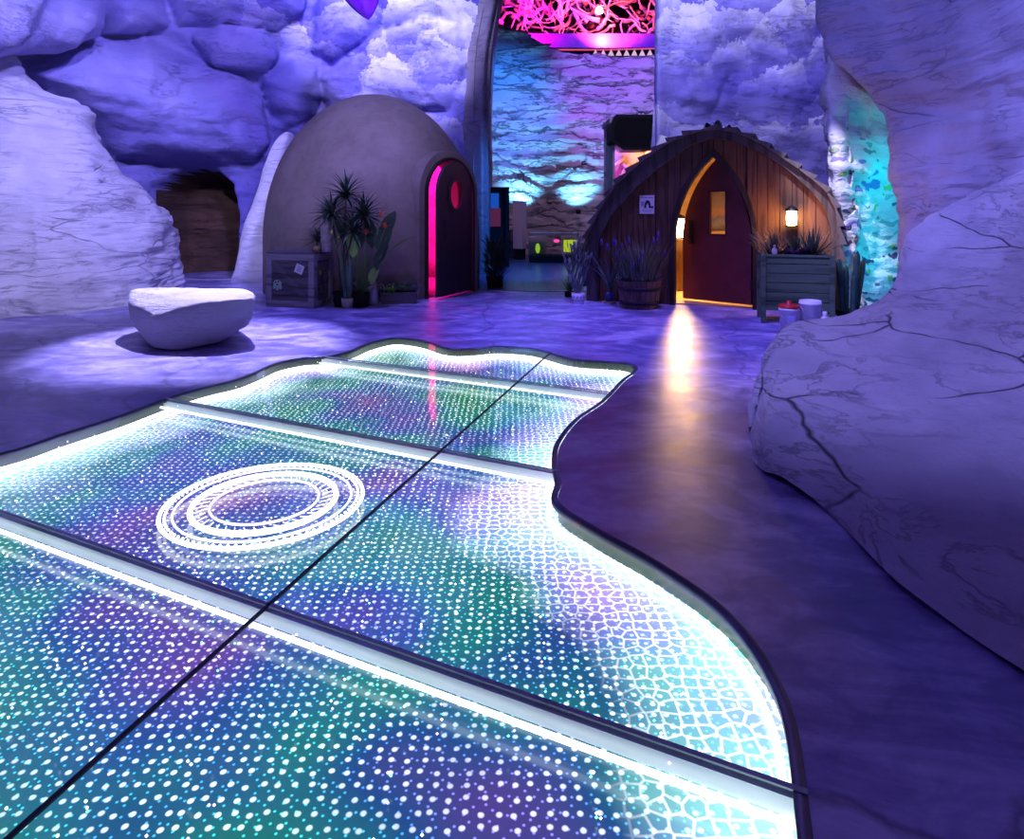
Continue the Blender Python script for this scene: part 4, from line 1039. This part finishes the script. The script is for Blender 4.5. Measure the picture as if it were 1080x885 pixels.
# half barrel
q = G(674, 324.5); BD = q.y+.04
t = thing('half_barrel_planter', (P(674, 300, BD).x, BD, 0), 'half barrel planter with purple lavender left of the cabin door', 'planter')
m = MB(); nst = 22
for i in range(nst):
    a0, a1 = 2*PI*i/nst+.012, 2*PI*(i+1)/nst-.012; vs = []
    for rr, z in ((.265, 0), (.285, .12), (.305, .26), (.325, .40)):
        for rad in (rr, rr-.025):
            for a in (a0, a1): vs.append((rad*math.cos(a), rad*math.sin(a), z))
    fs = []
    for k in range(3):
        b = k*4; fs += [(b, b+1, b+5, b+4), (b+3, b+2, b+6, b+7), (b+2, b, b+4, b+6), (b+1, b+3, b+7, b+5)]
    fs += [(12, 13, 15, 14), (1, 0, 2, 3)]; m.add(vs, fs)
m.build('staves', M_barrel, t)
for z, r0, r1 in ((.06, .277, .284), (.26, .307, .314)):
    m = MB(); m.lathe([(r0, z), (r0+.006, z), (r1+.006, z+.05), (r1, z+.05)], 44); m.build('hoop', M_iron, t)
m = MB(); m.lathe([(.30, .36), (.001, .37)], 30); m.build('soil', M_soil, t)
m = MB()
for i in range(260):
    a, r = rnd.uniform(0, 2*PI), .27*math.sqrt(rnd.random()); L = rnd.uniform(.3, .75); az = a+rnd.uniform(-.5, .5); tl = rnd.uniform(.02, .45)
    b = Vector((r*math.cos(a), r*math.sin(a), .36)); m.leaf(b, az, tl, L, .02, .2, 5, .2)
    if i % 11 == 0:
        tip = b+Vector((math.cos(az)*math.sin(tl+.1), math.sin(az)*math.sin(tl+.1), math.cos(tl+.1)))*L
        MB().tube([tip+Vector((0, 0, -.10)), tip+Vector((0, 0, -.06)), tip+Vector((0, 0, -.02)), tip+Vector((0, 0, .02))], [.009, .018, .017, .004], 6).build('lavender_flower', M_lav, t)
m.build('lavender_stems', G_olive, t)
for i, (x, y, L) in enumerate(((.12, -.16, .26), (-.04, -.2, .22), (.2, -.05, .2), (-.2, -.1, .24))):
    m = MB(); rosette(m, (x, y, .36), 20, L, .05, .2, 1.3, -.3, rnd); m.build('agave', G_grey if i < 2 else G_blue, t)

# right of the door: plank planter box
q = G(838, 338.5)
bxp = P(838, 339, 8.72)
t = thing('planter_box', (bxp.x, 8.72, 0), 'grey plank planter box of agaves under the wall lantern', 'planter', CA*.6)
BW, BDp, BH = .80, .42, .86; bz = 0
m = MB()
for i in range(6):
    z = .16+i*.118+.055 if i else .16+.055
    m.box((0, -BDp/2+.012, z), (BW-.02, .024, .110)); m.box((0, BDp/2-.012, z), (BW-.02, .024, .110))
    for x in (-BW/2+.012, BW/2-.012): m.box((x, 0, z), (.024, BDp-.05, .110))
m.build('planks', M_planter, t, .004)
m = MB()
for x in (-BW/2, BW/2):
    for y in (-BDp/2-.012, BDp/2+.012): m.box((x, y, BH/2), (.06, .03, BH))
m.box((0, -BDp/2-.012, BH-.01), (BW, .04, .03)); m.box((0, BDp/2+.012, BH-.01), (BW, .04, .03)); m.build('posts', M_planter, t, .004)
m = MB(); m.box((0, 0, BH-.10), (BW-.06, BDp-.06, .10)); m.build('soil', M_soil, t)
for x, y, L in ((-.26, -.05, .34), (.20, -.06, .40), (.02, .08, .30)):
    m = MB(); rosette(m, (x, y, BH-.05), 24, L, .055, .1, 1.25, -.25, rnd); m.build('agave', G_dark, t)
for i in range(9):
    m = MB(); rosette(m, (-.12+.035*i+rnd.uniform(-.02, .02), -.12+rnd.uniform(-.03, .05), BH-.03+rnd.uniform(0, .06)), 16, .085, .045, .1, 1.4, -.4, rnd, 0, 'oval', 4); m.build('succulent', G_purple, t)
m = MB()
for i in range(200):
    s_ = rnd.choice((-1, 1)); m.leaf((s_*rnd.uniform(.12, .36), rnd.uniform(-.12, .16), BH-.05), rnd.uniform(-.9, .9)+(0 if s_ > 0 else PI), rnd.uniform(.05, .75), rnd.uniform(.25, .55), .008, rnd.uniform(.2, .8), 6, .2)
m.build('dry_grass', G_dry, t)
# small white bottle on the planter corner
b = Vector((bxp.x, 8.72, 0))+Matrix.Rotation(CA*.6, 3, 'Z') @ Vector((-.27, -.225, BH+.005))
o = MB().lathe([(.001, 0), (.032, 0), (.034, .02), (.034, .06), (.014, .085), (.014, .10), (.018, .10), (.018, .115), (.001, .115)], 20).build('small_bottle', M_dirtpot)
o.location = b; tag(o, 'tiny pale jar on the front left rim of the planter box', 'jar')

def bucket(name, px, py, d, r, h, label, lid):
    q = P(px, py, d); t = thing(name, (q.x, d, 0), label, 'bucket')
    m = MB(); m.lathe([(.001, 0), (r*.86, 0), (r*.97, h*.86), (r*1.03, h*.87), (r*1.03, h*.93), (r*.99, h*.93), (r, h), (r*.96, h), (r*.9, h*.4), (r*.84, .01), (.001, .01)], 36); m.build('pail', M_plastic, t)
    m = MB(); m.tube([(r*1.03*math.cos(a), r*1.03*math.sin(a)*.6-r*.45*abs(math.sin(a)), h*.88-.16*abs(math.sin(a))) for a in [PI+PI*i/12 for i in range(13)]], .004, 6); m.build('handle', M_tin, t)
    if lid:
        m = MB(); m.lathe([(r*1.04, h*.97), (r*1.05, h+.02), (r*.9, h+.028), (.03, h+.03), (.03, h+.07), (.001, h+.075)], 32); m.lathe([(.001, h*.97), (r*1.04, h*.97)], 32); m.build('lid', M_red, t, label='red lid with a knob')
    return t
tb = bucket('paint_bucket', 832, 343, 8.15, .115, .27, 'white bucket with a red lid in front of the planter box', True)
m = MB(); 
for i in range(8):
    a = -PI/2-.5+i*.09; m.box((0, 0, 0), (.0215, .003, .13), Matrix.Translation((.112*math.cos(a), .112*math.sin(a), .12)) @ Matrix.Rotation(a+PI/2, 4, 'Z'))
m.build('paper_label', plain('lilac_label', (.45, .40, .75), .7), tb)
bucket('tall_bucket', 854.5, 343, 8.2, .125, .34, 'open tall white bucket right of the red lidded one', False)
q = P(870, 330, 7.95)
t = thing('spray_bottle', (q.x, 7.95, .0), 'small white bottle on the floor right of the two buckets', 'bottle')
m = MB(); m.lathe([(.001, 0), (.045, 0), (.048, .02), (.048, .16), (.02, .2), (.02, .215), (.001, .215)], 24); m.build('body', M_plastic, t)
m = MB(); m.lathe([(.024, .2), (.024, .245), (.001, .245)], 16); m.build('cap', M_white, t)
# column cactus
q = G(876, 333)
t = thing('column_cactus', (q.x+.05, 8.75, 0), 'group of dark ribbed column cacti between planter box and painted rock', 'cactus')
m = MB(); pot(m, .13, .16, .14); m.build('pot', M_black, t)
for x, y, hh, r, lean in ((-.10, -.03, .72, .035, -.05), (-.03, .03, .62, .034, .0), (.04, -.02, .80, .036, .06), (.10, .03, .70, .033, .10), (0, -.09, .5, .032, .02)):
    vs = []; nn = 20; kk = 14
    for i in range(kk+1):
        s_ = i/kk; rr = r*min(1, math.sqrt(max(0, (1-s_)*9+.001)))
        for j in range(nn):
            a = 2*PI*j/nn; r2 = rr*(1+.14*(1 if j % 2 else -1)); vs.append((x+lean*s_+r2*math.cos(a), y+r2*math.sin(a), .1+hh*s_))
    m = MB(); m.add(vs, [(i*nn+j, i*nn+(j+1) % nn, (i+1)*nn+(j+1) % nn, (i+1)*nn+j) for i in range(kk) for j in range(nn)]+[tuple(kk*nn+j for j in range(nn))], 0, True); m.build('stem', greens('cactus_skin', (.02, .08, .06), (.05, .15, .11)), t)
# succulents on the roof ridge
for k, (px, py, r, mt, lb) in enumerate(((746, 132, .085, G_dark, 'dark green rosette on the cabin roof ridge, first from the left'), (757, 131, .11, G_grey, 'largest pale rosette on the cabin roof ridge'), (769, 135, .10, G_blue, 'blue green rosette at the right end of the cabin roof ridge'))):
    u_, z_ = onfac(px, py+3); w_ = CO+U*u_-NO*.02; m = MB(); rosette(m, (0, 0, 0), 24, r, r*.5, .05, 1.5, -.6, rnd, 0, 'oval', 5, .3); m.ball((0, 0, -.015), .03, 8, 5)
    o = m.build('roof_succulent', mt); o.location = (w_.x, w_.y, z_); tag(o, lb, 'succulent', 'succulents on the cabin roof')

# ------------------------------------------------------------------ far room
# shrub right of the dome
q = G(516, 303)
t = thing('dark_shrub', (q.x+.10, 12.25, 0), 'dark leafy shrub standing right of the dome hut', 'shrub')
m = MB(); pot(m, .13, .16, .2); m.build('pot', M_black, t)
m = MB()
for i in range(260):
    a = rnd.uniform(0, 2*PI); r = .16*math.sqrt(rnd.random()); m.leaf((r*math.cos(a), r*math.sin(a), rnd.uniform(.15, .75)), a+rnd.uniform(-.6, .6), rnd.uniform(.1, .9), rnd.uniform(.14, .34), .03, .5, 5, .2)
m.build('leaves', G_dark, t)
m = MB()
for i in range(6): m.tube([(0, 0, .1), (rnd.uniform(-.1, .1), rnd.uniform(-.1, .1), .8)], .012, 6)
m.build('stems', plain('shrub_stem', (.06, .045, .03), .9), t)
# cyan lit display booth
q = P(522, 285, 16.0)
t = thing('display_booth', (q.x-.05, 16.2, 0), 'dark booth with a glowing blue screen in the far room', 'booth', math.radians(18))
m = MB(); m.box((-.25, .2, .95), (1.1, .4, 1.9)); m.build('body', M_black, t, .02)
m = MB(); m.box((-.22, -.006, 1.45), (.72, .02, .6)); m.build('screen', emit('blue_screen', (.01, .09, .55), .8), t)
m = MB(); m.box((.05, -.012, 1.18), (.26, .02, .44)); m.build('picture_panel', emit('pink_screen', (.25, .05, .2), .3), t)
m = MB(); m.tube([(-.18, -.03, .82), (-.17, -.03, 1.1), (-.24, -.03, 1.3), (-.36, -.03, 1.28)], .03, 8); m.tube([(-.17, -.03, 1.12), (-.12, -.03, 1.28)], .02, 8); m.build('neon_tube', emit('cyan_neon', (.02, .8, .8), 2.2), t)
m = MB(); m.box((.3, .12, .95), (.09, .62, 1.9)); m.build('side_panel', M_black, t, .01)
# pale cabinet
q = P(548, 268, 18.6)
t = thing('pale_cabinet', (q.x, 18.4, 0), 'pale upright cabinet at the foot of the far rock wall', 'cabinet', math.radians(-25))
m = MB(); m.box((0, 0, .92), (.28, .28, 1.25)); m.build('body', plain('pale_laminate', (.55, .5, .6), .5, 0, .05), t, .01)
m = MB(); m.box((0, 0, .15), (.24, .24, .29)); m.build('plinth', M_black, t)
m = MB(); m.box((0, 0, 1.56), (.31, .31, .03)); m.build('top', plain('lilac_laminate', (.3, .25, .6), .5, 0, .05), t, .01)
# glass case
q = P(585, 268, 17.6)
t = thing('glass_display_case', (q.x-.02, 17.6, 0), 'low glass display case with coloured glowing contents in the far room', 'display case')
m = MB(); m.box((0, 0, .09), (1.25, .6, .18)); m.build('base', M_black, t, .01)
m = MB(); m.box((0, 0, .45), (1.2, .55, .54)); m.build('glass_box', M_glass, t)
m = MB(); m.box((0, 0, .735), (1.25, .6, .03)); m.build('top_frame', plain('case_frame', (.3, .3, .4), .4, .3), t)
m = MB(); m.box((.42, -.1, .42), (.34, .2, .3)); m.build('yellow_light_block', emit('acid_yellow', (.45, .6, .03), .9), t)
m = MB(); m.ball((-.42, -.1, .36), .1, 12, 8, (.6, .6, 1.3)); m.build('green_light', emit('acid_green', (.3, .6, .05), .8), t)
m = MB(); m.ball((.06, -.12, .55), .04, 10, 6, (2, 1, 1)); m.build('pink_light', emit('hot_pink', (.9, .05, .3), 1.6), t)
q = P(541, 270, 18.9)
t = thing('white_crate_box', (P(571, 268, 18.4).x-.12, 18.3, 0), 'plain pale box left behind the glass display case', 'box')
m = MB(); m.box((0, 0, .3), (.45, .4, .58)); m.build('body', plain('pale_box', (.4, .38, .5), .6, 0, .05), t, .01)
m = MB(); m.box((0, 0, .605), (.47, .42, .03)); m.build('lid', plain('pale_box_lid', (.45, .43, .55), .6, 0, .05), t, .005)
# uplights at the wall
for k, (px, lb) in enumerate(((550, 'left blue uplight on the far rock wall'), (610, 'right blue uplight on the far rock wall'))):
    q = P(px, 222, 19.1)
    t = thing('wall_uplight', q, lb, 'lamp', 0, 'uplights on the far wall')
    m = MB(); m.lathe([(.001, -.1), (.06, -.1), (.075, .02), (.065, .02), (.05, -.06), (.001, -.06)], 20); m.build('housing', M_black, t)
    m = MB(); m.box((0, .16, -.05), (.03, .26, .03)); m.build('arm', M_black, t)
    m = MB(); m.lathe([(.001, .0), (.062, .0)], 20); m.build('lens', emit('cyan_lens', (.25, .75, 1), 6), t)
    spot('uplight', (q.x, q.y-.05, q.z+.03), (q.x, q.y+.42, q.z+.75), (.14, .55, 1.0), 260, 100, .8, .05)
# alcove with coloured light and the black box above it
a0 = P(666, 200, 15.2)
t = thing('viewing_booth', (a0.x, 15.2, 0), 'booth with pink and orange lit walls behind the cabin roof', 'booth')
z0, z1 = P(0, 205, 15.2).z, P(0, 128, 15.2).z; hw_ = .41
M_booth = plain('booth_plaster', (.30, .25, .30), .7, 0, .25, 4, .5)
m = MB(); m.box((-hw_, .5, z1/2), (.05, 1.2, z1)); m.box((hw_+.1, .5, z1/2), (.05, 1.2, z1)); m.box((.05, 1.1, z1/2), (2*hw_+.2, .12, z1)); m.box((.05, .5, z1), (2*hw_+.3, 1.3, .1))
m.build('walls', M_booth, t)
m = MB()
for (x0, zz0, x1, zz1) in ((-.35, 1.7, .1, 2.45), (-.1, 2.5, .45, 1.9), (-.45, 2.2, .0, 2.6)): m.tube([(x0, 1.0, zz0), ((x0+x1)/2, .85, (zz0+zz1)/2), (x1, 1.0, zz1)], .05, 8)
m.build('branches', M_booth, t)
point('booth_pink_lamp', (-.3, .45, 2.0), (1, .08, .65), 22, .06, t)
point('booth_violet_lamp', (-.35, .7, 2.62), (.6, .25, 1), 22, .06, t)
point('booth_orange_lamp', (.35, .75, 2.62), (1, .35, .05), 22, .06, t)
c = P(667.5, 141, 15.0)
t = thing('black_projector_box', c, 'black chamfered box mounted high above the cabin roof', 'box')
pl = [(P(x, y, 15.0).x-c.x, P(x, y, 15.0).z-c.z) for x, y in ((648, 122), (691, 122), (693, 128), (693, 145), (685, 151), (685, 159), (656, 159), (643, 150), (643, 134))]
m = MB(); m.prism(pl, -.2, .55); m.build('housing', M_black, t, .015)
m = MB(); m.prism([(x*.86, z*.80) for x, z in pl], -.215, -.2); m.build('front_panel', plain('dark_screen', (.005, .005, .006), .8, spec=.1), t)
# pale block at the corner of the back wall
c = P(697.5, 151, 12.4)
o = MB().box((0, 0, 0), (.14, .14, .26), Matrix.Rotation(.35, 4, 'Y')).build('corner_block', M_paper, None, .01); o.location = c
tag(o, 'small pale block leaning at the wall edge above the cabin roof', 'block')
# upper deck, fascia and lit trim
c0, c1 = P(500, 36, 20.6), P(720, 51, 20.6)
m = MB(); m.box(((c0.x+c1.x)/2, 21.4, (c0.z+c1.z)/2+.02), (c1.x-c0.x+2, 1.6, c0.z-c1.z)); o = m.build('trim_1', plain('violet_fascia', (.16, .05, .55), .5), None); tag(o, kind='structure')
m = MB()
t = thing('pennant_lights', P(660, 62, 20.57), 'string of small glowing triangular pennants along the upper deck', 'string lights')
o0 = P(660, 62, 20.57)
m.tube([P(585, 52.5, 20.57)-o0, P(640, 52.5, 20.57)-o0, P(700, 51, 20.57)-o0], .018, 6); m.build('cord', emit('pink_cord', (1, .12, .3), .9), t)
for i in range(9):
    p_ = P(628+i*8.2, 55, 20.53)-o0; m = MB(); m.prism([(-.09, -.10), (.09, -.10), (0, .08)], p_.y-.02, p_.y+.02, M=Matrix.Translation((p_.x, 0, p_.z))); m.build('pennant', emit('pale_pennant', (.9, .6, .85), .8) if i == 0 else bpy.data.materials['pale_pennant'], t)
# tangle of roots
rt = thing('root_tangle', P(615, 20, 21.6), 'tangle of pink and red lit roots under the ceiling of the far room', 'roots')
ob = P(615, 20, 21.6)
M_roots = [plain('pink_root', (.80, .45, .55), .6), plain('red_root', (.85, .35, .30), .6), plain('violet_root', (.50, .35, .75), .6)]
rr_ = random.Random(21)
for i in range(140):
    px, py = rr_.uniform(515, 705), rr_.uniform(-20, 36); d = rr_.uniform(20.9, 23.0)
    p = P(px, py, d)-ob; pts = [p]; v = Vector((rr_.uniform(-1, 1), rr_.uniform(-.4, .4), rr_.uniform(-.8, .8))).normalized()
    for k in range(9):
        v = (v+Vector((rr_.uniform(-.7, .7), rr_.uniform(-.4, .4), rr_.uniform(-.7, .7)))).normalized(); p = p+v*.17
        if (p+ob).z < 6.55: v.z = abs(v.z); p.z = 6.57-ob.z
        pts.append(p)
    r0 = rr_.uniform(.025, .085); m = MB(); m.tube(pts, [r0*(1-.75*k/9) for k in range(10)], 6); m.build('root', M_roots[0 if px < 600 and rr_.random() < .6 else rr_.choice((0, 1, 1, 2))], rt)
m = MB()
m.lathe([(.001, 0), (.10, 0), (.13, .07), (.06, .19), (.001, .22)], 16); lp_ = m.build('white_lamp', emit('white_bulb', (1, .8, .85), 10), rt); lp_.location = P(632, 14, 20.9)-ob
m = MB(); m.tube([P(632, 10, 20.9)-ob, P(632, -40, 20.9)-ob], .015, 6); m.build('lamp_cord', M_black, rt)
spot('root_pink_lamp', P(545, 40, 20.0), P(560, 8, 22), (1, .02, .55), 700, 140, .4, .08)
spot('root_red_lamp', P(640, 34, 20.0), P(640, 10, 22), (1, .10, .20), 900, 140, .4, .08)
spot('root_violet_lamp', P(590, -30, 20.2), P(590, 10, 22.2), (.6, .08, 1), 300, 120, .4, .08)
# dark ceiling above the far room and a back to it
m = MB(); m.box((1, 20.5, 8.6), (14, 9, .2)); o = m.build('ceiling', M_black); tag(o, kind='structure')
m = MB(); m.box((1, 24.3, 5), (14, .2, 10)); o = m.build('wall_end', M_black); tag(o, kind='structure')

# hanging purple pod at the top
c = P(374, -12, 10.8)
t = thing('hanging_pod', c, 'glossy purple pod hanging at the top in front of the clouds', 'hanging ornament')
m = MB(); vs = []; nn, kk = 24, 18
for i in range(kk+1):
    s_ = i/kk; r = .36*math.sin(PI*s_)**.8*(1-.25*s_)
    for j in range(nn):
        a = 2*PI*j/nn; rr = r*(1+.08*math.cos(5*a)); vs.append((rr*math.cos(a)+.22*s_*s_, rr*math.sin(a)*.7, .45-.95*s_))
m.add(vs, [(i*nn+j, (i+1)*nn+j, (i+1)*nn+(j+1) % nn, i*nn+(j+1) % nn) for i in range(kk) for j in range(nn)], 0, True)
m.build('pod', plain('purple_gloss', (.22, .03, .55), .3), t)
m = MB(); m.tube([(0, 0, .44), (0, 0, 2.6)], .012, 6); m.build('cable', M_black, t)
spot('pod_light', c+Vector((1.2, -1.6, .4)), c, (.75, .15, 1), 120, 30, .5, .1)
# teal light in the passage
point('passage_teal_lamp', (5.52, 9.25, 1.9), (.0, .78, .85), 22, .1)
point('passage_teal_lamp_low', (5.5, 9.2, .8), (.0, .72, .9), 13, .1)
point('passage_red_lamp', P(938, 118, 9.1), (1, .08, .10), 14, .03)
